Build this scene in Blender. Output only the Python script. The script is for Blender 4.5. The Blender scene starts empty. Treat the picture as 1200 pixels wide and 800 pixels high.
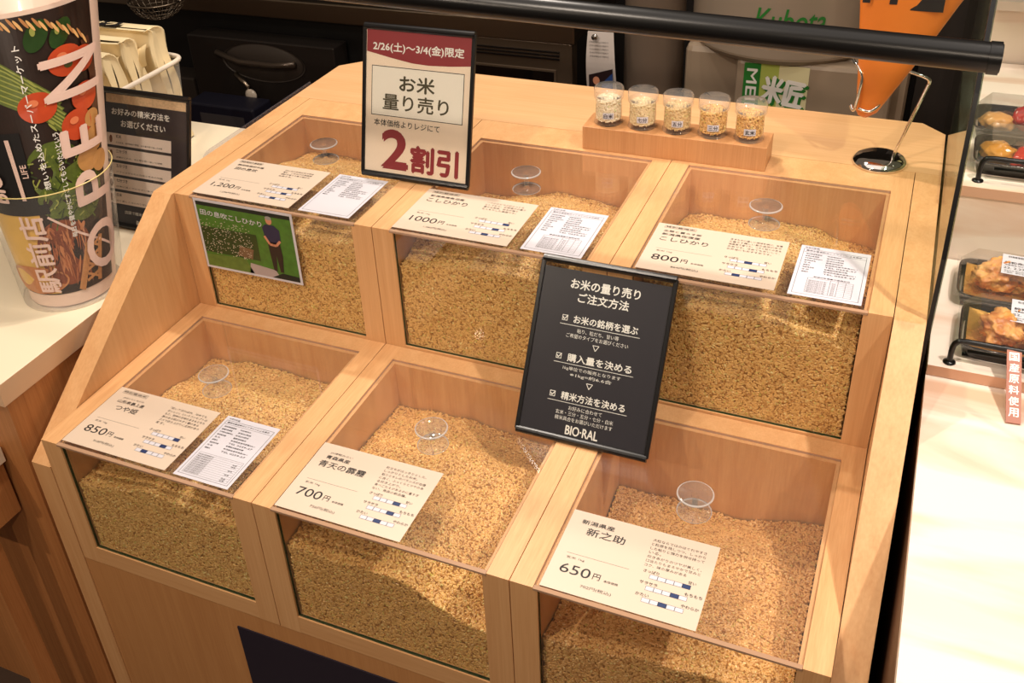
import bpy, bmesh, math, random
from mathutils import Vector, Matrix, Euler
random.seed(7)
SC = bpy.context.scene
COL = SC.collection
PI = math.pi

# ------------------------------------------------------------------ camera
cd = bpy.data.cameras.new('camera')
cam = bpy.data.objects.new('camera', cd); COL.objects.link(cam)
cam.location = (1.2300, -1.2847, 0.8266)
cam.rotation_euler = (1.0160, 0.0530, 0.4079)
cd.sensor_width = 36; cd.lens = 1174.645 / 1200 * 36
cd.shift_x = 35.14 / 1200; cd.shift_y = -80.41 / 1200
cd.clip_start = 0.02
SC.camera = cam

# ------------------------------------------------------------------ world, lights, exposure
w = bpy.data.worlds.new('world'); SC.world = w; w.use_nodes = True
w.node_tree.nodes['Background'].inputs[0].default_value = (1.0, 0.78, 0.58, 1)
w.node_tree.nodes['Background'].inputs[1].default_value = 0.10
SC.view_settings.view_transform = 'Standard'
SC.view_settings.look = 'None'
SC.view_settings.exposure = 0.55
SC.view_settings.gamma = 1.0

def spot(name, loc, target, energy, size_deg=80, radius=0.03, col=(1, .885, .77), blend=.6):
    l = bpy.data.lights.new(name, 'SPOT'); l.energy = energy; l.spot_size = math.radians(size_deg)
    l.spot_blend = blend; l.shadow_soft_size = radius; l.color = col
    o = bpy.data.objects.new(name, l); COL.objects.link(o); o.location = loc
    o.rotation_euler = (Vector(target) - Vector(loc)).to_track_quat('-Z', 'Y').to_euler()
    return o
def area(name, loc, target, energy, sx, sy, col=(1, .89, .79)):
    l = bpy.data.lights.new(name, 'AREA'); l.energy = energy; l.shape = 'RECTANGLE'; l.size = sx; l.size_y = sy
    l.color = col
    o = bpy.data.objects.new(name, l); COL.objects.link(o); o.location = loc
    o.rotation_euler = (Vector(target) - Vector(loc)).to_track_quat('-Z', 'Y').to_euler()
    return o
spot('ceiling_spot', (0.15, 0.75, 1.75), (0.5, 0.0, 0), 62, 90, .035)
spot('ceiling_spot', (1.75, 0.35, 1.75), (1.0, -0.1, 0), 32, 90, .035)
spot('ceiling_spot', (0.35, -1.15, 1.75), (0.5, -0.3, -.3), 44, 100, .05, (1, .85, .70))
spot('ceiling_spot', (1.95, -0.35, 1.6), (1.6, -0.2, -.1), 66, 75, .03, (1, .90, .82))
area('overhead_fill', (0.6, -0.3, 1.8), (0.6, -0.1, 0), 9, 2.2, 1.6)  # added soft fill from above, not a fixture of the shop
spot('front_fill_spot', (-0.5, -2.3, 1.5), (0.4, -0.43, -0.3), 38, 70, .025, (1, .82, .64))  # added pair of fill lights, brightening the cabinet fronts and signs
spot('front_fill_spot', (1.5, -2.5, 1.5), (0.8, -0.43, -0.3), 32, 70, .025, (1, .82, .64))
spot('kitchen_fill_spot', (0.4, 1.0, 1.75), (0.3, 1.5, -.2), 22, 100, .05)  # added light, lifts the dark kitchen and gives the steel something to reflect

# ------------------------------------------------------------------ materials
def nmat(name):
    m = bpy.data.materials.new(name); m.use_nodes = True
    nt = m.node_tree
    return m, nt, nt.nodes['Principled BSDF']
def srgb(r, g, b):
    f = lambda c: (c/255/12.92) if c/255 <= .04045 else ((c/255+.055)/1.055)**2.4
    return (f(r), f(g), f(b), 1)
MC = {}
def plain(name, rgb, rough=.5, metal=0, coat=0, emis=0, spec=.5, noise=0, nscale=20):
    if name in MC: return MC[name]
    m, nt, p = nmat(name)
    p.inputs['Base Color'].default_value = srgb(*rgb)
    p.inputs['Roughness'].default_value = rough
    p.inputs['Metallic'].default_value = metal
    p.inputs['Coat Weight'].default_value = coat
    p.inputs['Coat Roughness'].default_value = .06
    p.inputs['Specular IOR Level'].default_value = spec
    if emis:
        p.inputs['Emission Color'].default_value = srgb(*rgb); p.inputs['Emission Strength'].default_value = emis
    if noise:
        tc = nt.nodes.new('ShaderNodeTexCoord'); n = nt.nodes.new('ShaderNodeTexNoise')
        n.inputs['Scale'].default_value = nscale; n.inputs['Detail'].default_value = 4
        nt.links.new(tc.outputs['Object'], n.inputs['Vector'])
        r = nt.nodes.new('ShaderNodeMapRange'); r.inputs['To Min'].default_value = 1-noise; r.inputs['To Max'].default_value = 1+noise
        nt.links.new(n.outputs['Fac'], r.inputs['Value'])
        h = nt.nodes.new('ShaderNodeHueSaturation'); h.inputs['Color'].default_value = srgb(*rgb)
        nt.links.new(r.outputs[0], h.inputs['Value']); nt.links.new(h.outputs[0], p.inputs['Base Color'])
    MC[name] = m
    return m

def wood(name, scale, c1, c2, rough=.42, bands=1.0):
    """grain runs along the axis with the small scale value"""
    if name in MC: return MC[name]
    m, nt, p = nmat(name); N = nt.nodes; L = nt.links
    tc = N.new('ShaderNodeTexCoord'); oi = N.new('ShaderNodeObjectInfo')
    mul = N.new('ShaderNodeVectorMath'); mul.operation = 'MULTIPLY'; mul.inputs[1].default_value = scale
    add = N.new('ShaderNodeVectorMath'); add.operation = 'ADD'
    rs = N.new('ShaderNodeMath'); rs.operation = 'MULTIPLY'; rs.inputs[1].default_value = 57.3
    L.new(oi.outputs['Random'], rs.inputs[0])
    L.new(tc.outputs['Object'], mul.inputs[0]); L.new(mul.outputs[0], add.inputs[0]); L.new(rs.outputs[0], add.inputs[1])
    n1 = N.new('ShaderNodeTexNoise'); n1.inputs['Scale'].default_value = 1; n1.inputs['Detail'].default_value = 5; n1.inputs['Roughness'].default_value = .6; n1.inputs['Distortion'].default_value = .3
    L.new(add.outputs[0], n1.inputs['Vector'])
    n2 = N.new('ShaderNodeTexNoise'); n2.inputs['Scale'].default_value = 7; n2.inputs['Detail'].default_value = 3
    L.new(add.outputs[0], n2.inputs['Vector'])
    mx = N.new('ShaderNodeMix'); mx.data_type = 'FLOAT'; mx.inputs[0].default_value = .42
    L.new(n1.outputs['Fac'], mx.inputs[2]); L.new(n2.outputs['Fac'], mx.inputs[3])
    cr = N.new('ShaderNodeValToRGB'); cr.color_ramp.elements[0].position = .33; cr.color_ramp.elements[1].position = .66
    cr.color_ramp.elements[0].color = srgb(*c1); cr.color_ramp.elements[1].color = srgb(*c2)
    L.new(mx.outputs[0], cr.inputs[0]); L.new(cr.outputs[0], p.inputs['Base Color'])
    bp = N.new('ShaderNodeBump'); bp.inputs['Strength'].default_value = .06; bp.inputs['Distance'].default_value = .001
    L.new(mx.outputs[0], bp.inputs['Height']); L.new(bp.outputs[0], p.inputs['Normal'])
    p.inputs['Roughness'].default_value = rough
    MC[name] = m
    return m
OAK1, OAK2 = (208, 154, 102), (224, 176, 124)
W_V = wood('oak_vertical', (70, 5, 1.6), OAK1, OAK2)
W_Y = wood('oak_depth', (60, 1.2, 30), OAK1, OAK2)
W_H = wood('oak_long', (1.5, 40, 40), OAK1, OAK2)
W_P = wood('oak_panel', (50, 18, 1.5), (186, 128, 76), (202, 146, 92))
W_IN = wood('oak_inner_shaded', (60, 22, 2.0), (176, 116, 66), (194, 134, 82))  # same oak darkened, shade of the bin insides put into the colour
W_B = wood('brown_laminate', (120, 60, 2.0), (164, 104, 56), (192, 130, 76), .55)

def thin_glass(name, tint=(1, 1, 1, 1), ior=1.45, rough=0.0, gain=1.0, haze=0.0, hazecol=(1, .95, .9, 1)):
    if name in MC: return MC[name]
    m = bpy.data.materials.new(name); m.use_nodes = True; nt = m.node_tree; N = nt.nodes; L = nt.links
    N.remove(N['Principled BSDF']); out = N['Material Output']
    t = N.new('ShaderNodeBsdfTransparent'); t.inputs[0].default_value = tint
    g = N.new('ShaderNodeBsdfGlossy'); g.inputs['Roughness'].default_value = rough
    geo = N.new('ShaderNodeNewGeometry')
    io = N.new('ShaderNodeMix'); io.data_type = 'FLOAT'; io.inputs[2].default_value = ior; io.inputs[3].default_value = 1/ior
    L.new(geo.outputs['Backfacing'], io.inputs[0])
    fr = N.new('ShaderNodeFresnel'); L.new(io.outputs[0], fr.inputs['IOR'])
    gm = N.new('ShaderNodeMath'); gm.operation = 'MULTIPLY'; gm.inputs[1].default_value = gain; gm.use_clamp = True
    L.new(fr.outputs[0], gm.inputs[0])
    mx = N.new('ShaderNodeMixShader'); L.new(gm.outputs[0], mx.inputs[0]); L.new(t.outputs[0], mx.inputs[1]); L.new(g.outputs[0], mx.inputs[2])
    last = mx.outputs[0]
    if haze:
        d = N.new('ShaderNodeBsdfDiffuse'); d.inputs[0].default_value = hazecol
        m2 = N.new('ShaderNodeMixShader'); m2.inputs[0].default_value = haze
        L.new(last, m2.inputs[1]); L.new(d.outputs[0], m2.inputs[2]); last = m2.outputs[0]
    L.new(last, out.inputs['Surface'])
    MC[name] = m
    return m
G_PANE = thin_glass('clear_glass', (.985, .99, .98, 1))
G_LID = thin_glass('clear_acrylic', (.99, .985, .975, 1), gain=1.3, haze=.012)
G_EDGE = thin_glass('green_glass_edge', (.10, .26, .16, 1), gain=1.0, haze=.25, hazecol=(.02, .10, .06, 1))
G_LIDE = thin_glass('acrylic_edge', (.80, .70, .60, 1), gain=1.5, haze=.35, hazecol=(.75, .6, .48, 1))
G_THIN = thin_glass('clear_plastic', (.97, .97, .97, 1), haze=.04)
G_BASK = thin_glass('cloudy_plastic', (.95, .94, .92, 1), haze=.22, rough=.1)
def real_glass(name):
    m, nt, p = nmat(name)
    p.inputs['Base Color'].default_value = (1, 1, 1, 1); p.inputs['Roughness'].default_value = 0.0
    p.inputs['Transmission Weight'].default_value = 1; p.inputs['IOR'].default_value = 1.47
    return m
G_KNOB = real_glass('solid_clear_acrylic')
BLACK = plain('black_plastic', (16, 15, 16), .28)
BLACKM = plain('matt_black', (20, 18, 18), .55)
BLKMET = plain('black_painted_metal', (10, 9, 9), .30, spec=.4)
CHROME = plain('chrome', (225, 220, 215), .05, metal=1)
STEEL = plain('stainless_steel', (150, 135, 118), .32, metal=1)
INK = plain('black_ink', (26, 22, 24), .5)
INK2 = plain('grey_ink', (70, 62, 60), .5)
NAVYINK = plain('navy_ink', (28, 48, 96), .5)
WHITEINK = plain('white_ink', (240, 236, 230), .5)
CARD = plain('cream_card', (214, 194, 174), .42, coat=.1)
PAPER = plain('white_paper', (208, 205, 213), .5)
CHARC = plain('charcoal_poster', (38, 35, 44), .35, coat=.35)
MAROON = plain('maroon_ink', (146, 48, 54), .35, coat=.3)
POSTER1 = plain('cream_poster', (250, 228, 206), .35, coat=.35)
COUNTERW = plain('white_counter_top', (240, 226, 198), .35)
BANDW = plain('counter_edge_band', (214, 176, 140), .45)

# ------------------------------------------------------------------ mesh helpers
class MB:
    def __init__(s): s.v = []; s.f = []; s.m = []
    def add(s, vs, fs, mi=0):
        n = len(s.v); s.v += [tuple(v) for v in vs]
        for f in fs: s.f.append([i+n for i in f]); s.m.append(mi)
        return s
    def box(s, x0, x1, y0, y1, z0, z1, mi=0, M=None):
        vs = [(x, y, z) for z in (z0, z1) for y in (y0, y1) for x in (x0, x1)]
        if M: vs = [tuple(M @ Vector(v)) for v in vs]
        return s.add(vs, [(0, 2, 3, 1), (4, 5, 7, 6), (0, 1, 5, 4), (2, 6, 7, 3), (0, 4, 6, 2), (1, 3, 7, 5)], mi)
    def prism(s, pts, a0, a1, axis, mi=0):
        """polygon pts (two coordinates) extruded along axis"""
        def mk(p, a):
            if axis == 0: return (a, p[0], p[1])
            if axis == 1: return (p[0], a, p[1])
            return (p[0], p[1], a)
        n = len(pts)
        ar = sum(pts[i][0]*pts[(i+1) % n][1]-pts[(i+1) % n][0]*pts[i][1] for i in range(n))
        if (ar < 0) ^ (axis == 1): pts = pts[::-1]
        vs = [mk(p, a0) for p in pts] + [mk(p, a1) for p in pts]
        fs = [tuple(range(n))[::-1], tuple(range(n, 2*n))] + [(i, (i+1) % n, n+(i+1) % n, n+i) for i in range(n)]
        return s.add(vs, fs, mi)
    def lathe(s, prof, seg=32, c=(0, 0, 0), mi=0, closed=False):
        vs = []
        for r, z in prof:
            for k in range(seg):
                a = 2*PI*k/seg; vs.append((c[0]+max(r, 1e-5)*math.cos(a), c[1]+max(r, 1e-5)*math.sin(a), c[2]+z))
        fs = []
        n = len(prof); rng = n if closed else n-1
        for i in range(rng):
            j = (i+1) % n
            for k in range(seg):
                k2 = (k+1) % seg
                fs.append((i*seg+k, i*seg+k2, j*seg+k2, j*seg+k))
        return s.add(vs, fs, mi)
    def tube(s, path, r, seg=10, mi=0, caps=True):
        P = [Vector(p) for p in path]; n = len(P); vs = []
        rr = r if isinstance(r, (list, tuple)) else [r]*n
        up = None
        for i in range(n):
            t = (P[min(i+1, n-1)]-P[max(i-1, 0)]).normalized()
            if up is None:
                up = Vector((0, 0, 1)) if abs(t.z) < .9 else Vector((1, 0, 0))
            a = t.cross(up)
            if a.length < 1e-4: a = t.cross(Vector((0, 1, 0)))
            a.normalize(); b = a.cross(t).normalized(); up = b
            for k in range(seg):
                q = 2*PI*k/seg; vs.append(P[i]+(a*math.cos(q)+b*math.sin(q))*rr[i])
        fs = [(i*seg+k, i*seg+(k+1) % seg, (i+1)*seg+(k+1) % seg, (i+1)*seg+k) for i in range(n-1) for k in range(seg)]
        if caps: fs += [tuple(range(seg))[::-1], tuple((n-1)*seg+k for k in range(seg))]
        return s.add(vs, fs, mi)
    def grid(s, fn, nu, nv, mi=0, flip=False):
        vs = [fn(i/nu, j/nv) for j in range(nv+1) for i in range(nu+1)]
        fs = []
        for j in range(nv):
            for i in range(nu):
                a = j*(nu+1)+i; q = (a, a+1, a+nu+2, a+nu+1)
                fs.append(q[::-1] if flip else q)
        return s.add(vs, fs, mi)
    def build(s, name, mats, parent=None, loc=None, rot=None, smooth=False, bevel=0, fixn=False):
        me = bpy.data.meshes.new(name)
        me.from_pydata(s.v, [], s.f)
        if not isinstance(mats, (list, tuple)): mats = [mats]
        for m in mats: me.materials.append(m)
        me.polygons.foreach_set('material_index', s.m)
        if smooth: me.polygons.foreach_set('use_smooth', [True]*len(s.f))
        me.update()
        if fixn:
            bm = bmesh.new(); bm.from_mesh(me); bmesh.ops.recalc_face_normals(bm, faces=bm.faces); bm.to_mesh(me); bm.free()
        o = bpy.data.objects.new(name, me); COL.objects.link(o)
        if parent: o.parent = parent
        if loc: o.location = loc
        if rot: o.rotation_euler = rot
        if bevel:
            b = o.modifiers.new('bevel', 'BEVEL'); b.width = bevel; b.segments = 2; b.limit_method = 'ANGLE'; b.angle_limit = math.radians(40)
        if smooth and not fixn:
            pass
        return o
def autosmooth(o, deg=35):
    me = o.data
    me.polygons.foreach_set('use_smooth', [True]*len(me.polygons))
    bm = bmesh.new(); bm.from_mesh(me)
    for e in bm.edges:
        if len(e.link_faces) == 2 and e.calc_face_angle(0) > math.radians(deg): e.smooth = False
    bm.to_mesh(me); bm.free()
    return o
def empty(name, loc, rot=(0, 0, 0)):
    o = bpy.data.objects.new(name, None); COL.objects.link(o); o.location = loc; o.rotation_euler = rot
    o.empty_display_size = .02
    return o
def tag(o, label, cat, group=None, kind=None):
    o['label'] = label; o['category'] = cat
    if group: o['group'] = group
    if kind: o['kind'] = kind
    return o

# flat print: text, bars and shapes joined into one thin printed layer
TXT = {}
def glyphs(body, bold=0.0):
    bold = 0.0; key = (body, bold)
    if key in TXT: return TXT[key]
    c = bpy.data.curves.new('t', 'FONT'); c.body = body; c.resolution_u = 4 if len(body) < 8 else 2; c.offset = bold
    o = bpy.data.objects.new('t', c); COL.objects.link(o)
    dg = bpy.context.evaluated_depsgraph_get()
    me = bpy.data.meshes.new_from_object(o.evaluated_get(dg))
    vs = [(v.co.x, v.co.y) for v in me.vertices]; fs = [tuple(p.vertices) for p in me.polygons]
    bpy.data.objects.remove(o); bpy.data.curves.remove(c); bpy.data.meshes.remove(me)
    TXT[key] = (vs, fs)
    return TXT[key]
class Print:
    def __init__(s, fmap, mats): s.mb = MB(); s.fm = fmap; s.mats = []; s.names = mats
    def mi(s, m):
        if m not in s.mats: s.mats.append(m)
        return s.mats.index(m)
    def put(s, vs, fs, m, layer):
        s.mb.add([s.fm(x, y, layer) for x, y in vs], fs, s.mi(m))
    def rect(s, x0, y0, x1, y1, m, layer=1, nx=1, ny=1):
        vs = [(x0+(x1-x0)*i/nx, y0+(y1-y0)*j/ny) for j in range(ny+1) for i in range(nx+1)]
        fs = [(j*(nx+1)+i, j*(nx+1)+i+1, (j+1)*(nx+1)+i+1, (j+1)*(nx+1)+i) for j in range(ny) for i in range(nx)]
        s.put(vs, fs, m, layer)
    def frame(s, x0, y0, x1, y1, t, m, layer=1):
        s.rect(x0, y0, x1, y0+t, m, layer); s.rect(x0, y1-t, x1, y1, m, layer)
        s.rect(x0, y0+t, x0+t, y1-t, m, layer); s.rect(x1-t, y0+t, x1, y1-t, m, layer)
    def poly(s, pts, m, layer=1): s.put(pts, [tuple(range(len(pts)))], m, layer)
    def ell(s, cx, cy, rx, ry, m, layer=1, n=20, rot=0):
        c, d = math.cos(rot), math.sin(rot)
        pts = [(cx+rx*math.cos(2*PI*k/n)*c-ry*math.sin(2*PI*k/n)*d, cy+rx*math.cos(2*PI*k/n)*d+ry*math.sin(2*PI*k/n)*c) for k in range(n)]
        s.put([(cx, cy)]+pts, [(0, k+1, (k+1) % n+1) for k in range(n)], m, layer)
    def line(s, pts, t, m, layer=1):
        for (x0, y0), (x1, y1) in zip(pts, pts[1:]):
            l = math.hypot(x1-x0, y1-y0) or 1; nx, ny = -(y1-y0)/l*t/2, (x1-x0)/l*t/2
            s.poly([(x0-nx, y0-ny), (x1-nx, y1-ny), (x1+nx, y1+ny), (x0+nx, y0+ny)], m, layer)
    def text(s, body, x, y, h, m, w=None, align='l', bold=0.0, rot=0, layer=2, slant=0, div=0):
        """x,y = left (or centre) of the line and its vertical middle; h = letter height"""
        vs, fs = glyphs(body, bold)
        if not vs: return
        x0 = min(v[0] for v in vs); x1 = max(v[0] for v in vs); y0 = min(v[1] for v in vs); y1 = max(v[1] for v in vs)
        sy = h/(y1-y0) if (y1-y0) > .3 else h
        sx = sy if w is None else w/(x1-x0)
        W = (x1-x0)*sx
        ox = 0 if align == 'l' else -W/2
        cr, sr = math.cos(rot), math.sin(rot)
        out = []
        for vx, vy in vs:
            px = (vx-x0)*sx+ox; py = (vy-(y0+y1)/2)*sy; px += slant*py
            out.append((x+px*cr-py*sr, y+px*sr+py*cr))
        if div:
            bm = bmesh.new(); bv = [bm.verts.new((a, b, 0)) for a, b in out]
            for f in fs:
                try: bm.faces.new([bv[i] for i in f])
                except ValueError: pass
            for _ in range(3):
                es = [e for e in bm.edges if e.calc_length() > div]
                if not es: break
                bmesh.ops.subdivide_edges(bm, edges=es, cuts=1)
                bmesh.ops.triangulate(bm, faces=bm.faces)
            bm.verts.index_update()
            out = [(v.co.x, v.co.y) for v in bm.verts]; fs = [tuple(v.index for v in f.verts) for f in bm.faces]
            bm.free()
        b = bold*h*.8
        for i_, (ox_, oy_) in enumerate(((-b, 0), (b, 0), (0, -b), (0, b)) if b > 0 else ((0, 0),)):
            s.put([(a+ox_, c+oy_) for a, c in out], fs, m, layer+.06*i_)
    def build(s, name, parent, label=None):
        o = s.mb.build(name, s.mats, parent)
        if label: o['label'] = label
        return o
FLAT = lambda x, y, l: (x, y, .00012*l)
UPR = lambda x, y, l: (x, -.00015*l, y)

# ------------------------------------------------------------------ setting
mb = MB(); mb.box(-4, 4.5, -3, 4.5, -1.10, -1.05)
o = mb.build('floor', plain('dark_floor', (70, 55, 45), .5, noise=.2)); o['kind'] = 'structure'
mb = MB(); mb.box(-4, 4.5, 2.6, 2.7, -1.05, 2.0)
o = mb.build('wall_back', plain('dark_wall', (34, 28, 24), .7)); o['kind'] = 'structure'

# ------------------------------------------------------------------ display cabinet
PW = .42; BH = .279; TH = .0427; FLZ = -1.05
cab = empty('display_cabinet', (0, 0, FLZ))
tag(cab, 'stepped light oak display cabinet with slanted side panels holding the rice bins', 'cabinet')
prof = [(-.434, 0), (-.434, -.307-FLZ), (-.006, -FLZ), (.480, -FLZ), (.480, -.0305-FLZ), (.654, -.0305-FLZ), (.654, 0)]
for x0, n in ((-TH, 0), (3*PW+.0006, 1)):
    m = MB(); m.prism(prof, x0, x0+TH-.0006, 0)
    m.build('side_panel', wood('oak_side', (40, 22, 1.6), OAK1, OAK2), cab)
m = MB()
m.prism([(-TH, .4805), (3*PW+TH, .4805), (3*PW+TH, .662), (3*PW, .706), (0, .724), (-TH, .682)], -FLZ-.030, -FLZ, 2)
m.build('top_board', wood('oak_top', (1.2, 30, 30), (210, 160, 110), (224, 178, 130)), cab)
m = MB(); m.box(0, 3*PW, .655, .662, 0, -FLZ-.031); m.build('back_panel', W_P, cab)
m = MB(); m.box(0, 3*PW, -.432, -.415, 0, -FLZ-.5255); m.build('front_panel', W_P, cab)
m = MB(); m.box(.325, 3*PW-.03, -.4345, -.4322, .05, .483); m.build('navy_panel', plain('navy_panel', (30, 24, 42), .45), cab)
m = MB(); m.box(0, 3*PW, -.414, -.004, -FLZ-.540, -FLZ-.5245); m.build('lower_shelf', W_P, cab)
m = MB(); m.box(0, 3*PW, .0, .654, -FLZ-.30, -FLZ-.2805); m.build('upper_shelf', W_P, cab)

# ------------------------------------------------------------------ rice bins
def make_bin(D):
    root = empty('rice_bin', (0, 0, 0))
    g, i, Yb = .034, .0405, .395
    for s in (0, 1):
        def X(a, b): return (a, b) if s == 0 else (PW-b, PW-a)
        m = MB()
        x0, x1 = X(.0007, g); m.box(x0, x1, 0, D, -BH, 0)
        x0, x1 = X(g, i); m.box(x0, x1, 0, D-.0, -BH, -.005)
        m.build('side_board', W_V, root)
    m = MB(); m.box(g, PW-g, Yb, D, -BH, 0); m.box(i, PW-i, Yb-.007, Yb, -BH, -.005)
    m.build('back_board', W_IN if False else wood('oak_rear', (50, 40, 2.5), OAK1, OAK2), root)
    m = MB(); m.box(i, PW-i, .0003, .016, -BH, -.2406); m.build('bottom_rail', W_H, root)
    m = MB(); m.box(i, PW-i, .0165, Yb-.0075, -BH, -BH+.01); m.build('bin_floor', W_IN, root)
    m = MB(); x0, x1, y0, y1, z0, z1 = i+.0004, PW-i-.0004, .0030, .0080, -.2404, -.0062
    m.box(x0, x1, y0, y1, z0, z1)
    m.m = [1, 1, 0, 0, 1, 1]
    m.build('glass_pane', [G_PANE, G_EDGE], root)['label'] = 'clear glass front with green edge'
    return root
def dup(root):
    r = root.copy(); COL.objects.link(r)
    for ch in list(root.children):
        c = ch.copy(); COL.objects.link(c); c.parent = r
    return r
binU = make_bin(.4795); binL = make_bin(.4325)
ord_ = ['left', 'middle', 'right']
bin_lab = {
 (0, 0): 'oak rice bin at upper left with a photo card on its glass front',
 (0, 1): 'oak rice bin in the middle of the upper row, between two others',
 (0, 2): 'oak rice bin of the upper row at right, partly behind the charcoal sign',
 (1, 0): 'oak rice bin of the lower row at left, holding the 850 yen rice',
 (1, 1): 'oak rice bin in the middle of the lower row, holding the 700 yen rice',
 (1, 2): 'oak rice bin of the lower row at right, least full, holding the 650 yen rice'}
BINPOS = {}
for r in (0, 1):
    for c in range(3):
        src = (binU, binL)[r]
        o = src if c == 0 else dup(src)
        o.location = (c*PW, 0, 0) if r == 0 else (c*PW, -.433, -.245)
        BINPOS[(r, c)] = Vector(o.location)
        tag(o, bin_lab[(r, c)], 'bin', 'oak rice bins with glass fronts')

# ------------------------------------------------------------------ rice
def rice_mat(name, c1, c2, c3):
    m, nt, p = nmat(name); N = nt.nodes; L = nt.links
    oi = N.new('ShaderNodeObjectInfo'); cr = N.new('ShaderNodeValToRGB'); e = cr.color_ramp.elements
    e[0].position = 0; e[0].color = srgb(*c1); e[1].position = 1; e[1].color = srgb(*c3)
    a = e.new(.45); a.color = srgb(*c2)
    b = e.new(.93); b.color = srgb(*[int(v) for v in c2])
    b2 = e.new(.95); b2.color = srgb(int(c2[0]*.88), int(c2[1]*.98), int(c2[2]*.8))
    L.new(oi.outputs['Random'], cr.inputs[0]); L.new(cr.outputs[0], p.inputs['Base Color'])
    p.inputs['Roughness'].default_value = .24
    p.inputs['Specular IOR Level'].default_value = .65
    p.inputs['Subsurface Weight'].default_value = 0
    return m
RICE_A = rice_mat('brown_rice', (186, 132, 72), (234, 189, 118), (252, 230, 164))
RICE_B = rice_mat('golden_brown_rice', (186, 130, 70), (232, 184, 112), (252, 224, 156))
RICE_C = rice_mat('tan_brown_rice', (180, 124, 68), (226, 176, 110), (250, 216, 156))
RW = rice_mat('white_rice', (226, 206, 170), (240, 226, 196), (248, 238, 214))
RW2 = rice_mat('pale_rice', (216, 190, 144), (234, 212, 168), (244, 226, 188))
RW3 = rice_mat('part_milled_rice', (204, 170, 116), (226, 196, 142), (238, 212, 164))
BED = plain('rice_bed', (150, 104, 54), .8, noise=.25, nscale=300)
BEDW = plain('pale_rice_bed', (196, 166, 116), .8, noise=.2, nscale=300)
def rice_nodes(name, mat, density, gr=(.0035, .00175, .00145), seed=0):
    ng = bpy.data.node_groups.new(name, 'GeometryNodeTree')
    ng.interface.new_socket('Geometry', in_out='INPUT', socket_type='NodeSocketGeometry')
    ng.interface.new_socket('Geometry', in_out='OUTPUT', socket_type='NodeSocketGeometry')
    N = ng.nodes; L = ng.links
    gi = N.new('NodeGroupInput'); go = N.new('NodeGroupOutput')
    ds = N.new('GeometryNodeDistributePointsOnFaces'); ds.inputs['Density'].default_value = density; ds.inputs['Seed'].default_value = seed
    ico = N.new('GeometryNodeMeshIcoSphere'); ico.inputs['Radius'].default_value = 1; ico.inputs['Subdivisions'].default_value = 2
    tr = N.new('GeometryNodeTransform'); tr.inputs['Scale'].default_value = gr
    sm = N.new('GeometryNodeSetMaterial'); sm.inputs['Material'].default_value = mat
    ss = N.new('GeometryNodeSetShadeSmooth')
    inst = N.new('GeometryNodeInstanceOnPoints')
    rv = N.new('FunctionNodeRandomValue'); rv.data_type = 'FLOAT_VECTOR'
    rv.inputs[0].default_value = (-.6, -.55, 0); rv.inputs[1].default_value = (.6, .55, 6.283)
    e2r = N.new('FunctionNodeEulerToRotation')
    rr = N.new('FunctionNodeRotateRotation'); rr.rotation_space = 'LOCAL'
    rs = N.new('FunctionNodeRandomValue'); rs.data_type = 'FLOAT'
    rs.inputs[2].default_value = .82; rs.inputs[3].default_value = 1.12
    jn = N.new('GeometryNodeJoinGeometry')
    L.new(gi.outputs[0], ds.inputs['Mesh'])
    L.new(ds.outputs['Points'], inst.inputs['Points'])
    L.new(ico.outputs[0], tr.inputs['Geometry']); L.new(tr.outputs[0], ss.inputs['Geometry']); L.new(ss.outputs[0], sm.inputs['Geometry'])
    L.new(sm.outputs[0], inst.inputs['Instance'])
    L.new(rv.outputs[0], e2r.inputs[0]); L.new(ds.outputs['Rotation'], rr.inputs[0]); L.new(e2r.outputs[0], rr.inputs[1])
    L.new(rr.outputs[0], inst.inputs['Rotation']); L.new(rs.outputs[1], inst.inputs['Scale'])
    L.new(inst.outputs[0], jn.inputs[0]); L.new(gi.outputs[0], jn.inputs[0]); L.new(jn.outputs[0], go.inputs[0])
    return ng
NG = {}
def add_rice(o, mat, density, seed=0):
    k = (mat.name, density)
    if k not in NG: NG[k] = rice_nodes('grains_'+mat.name, mat, density, seed=seed)
    md = o.modifiers.new('grains', 'NODES'); md.node_group = NG[k]

def heap(r, c, ctrl, mat, label):
    """ctrl: 4 rows (front glass .. back wall) x 3 columns of heights below the rim"""
    i = .0405; x0, x1 = i+.003, PW-i-.003; y0, y1 = .0108, .385
    rows = [0, .28, .62, 1]
    def lerp3(a, t): return a[0]+(a[1]-a[0])*t*2 if t < .5 else a[1]+(a[2]-a[1])*(t-.5)*2
    def sm(t): return t*t*(3-2*t)
    rnd = random.Random(r*10+c); ph = [rnd.uniform(0, 6) for _ in range(6)]
    def h(u, v):
        uu = .5*sm(u*2) if u < .5 else .5+.5*sm(u*2-1)
        for k in range(3):
            if v <= rows[k+1]+1e-9:
                t = (v-rows[k])/(rows[k+1]-rows[k]); z = lerp3(ctrl[k], uu)*(1-sm(t))+lerp3(ctrl[k+1], uu)*sm(t); break
        z += .0028*math.sin(u*9+ph[0]+2*v)+.0025*math.sin(v*11+ph[1]+u*3)+.0016*math.sin(u*23+v*17+ph[2])+.0012*math.sin(u*31-v*27+ph[3])
        return z
    m = MB()
    m.grid(lambda u, v: (x0+(x1-x0)*u, y0+(y1-y0)*v, h(u, v)), 40, 40)
    zb = -.262
    m.grid(lambda u, v: (x0+(x1-x0)*u, y0+.0008*math.sin(u*40)*math.sin(v*20), zb+(h(u, 0)-zb)*v), 40, 16)
    o = m.build('rice_heap', [BED], None, tuple(BINPOS[(r, c)]), smooth=True)
    add_rice(o, mat, 135000)
    tag(o, label, 'rice', 'brown rice filling the bins', 'stuff')
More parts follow.
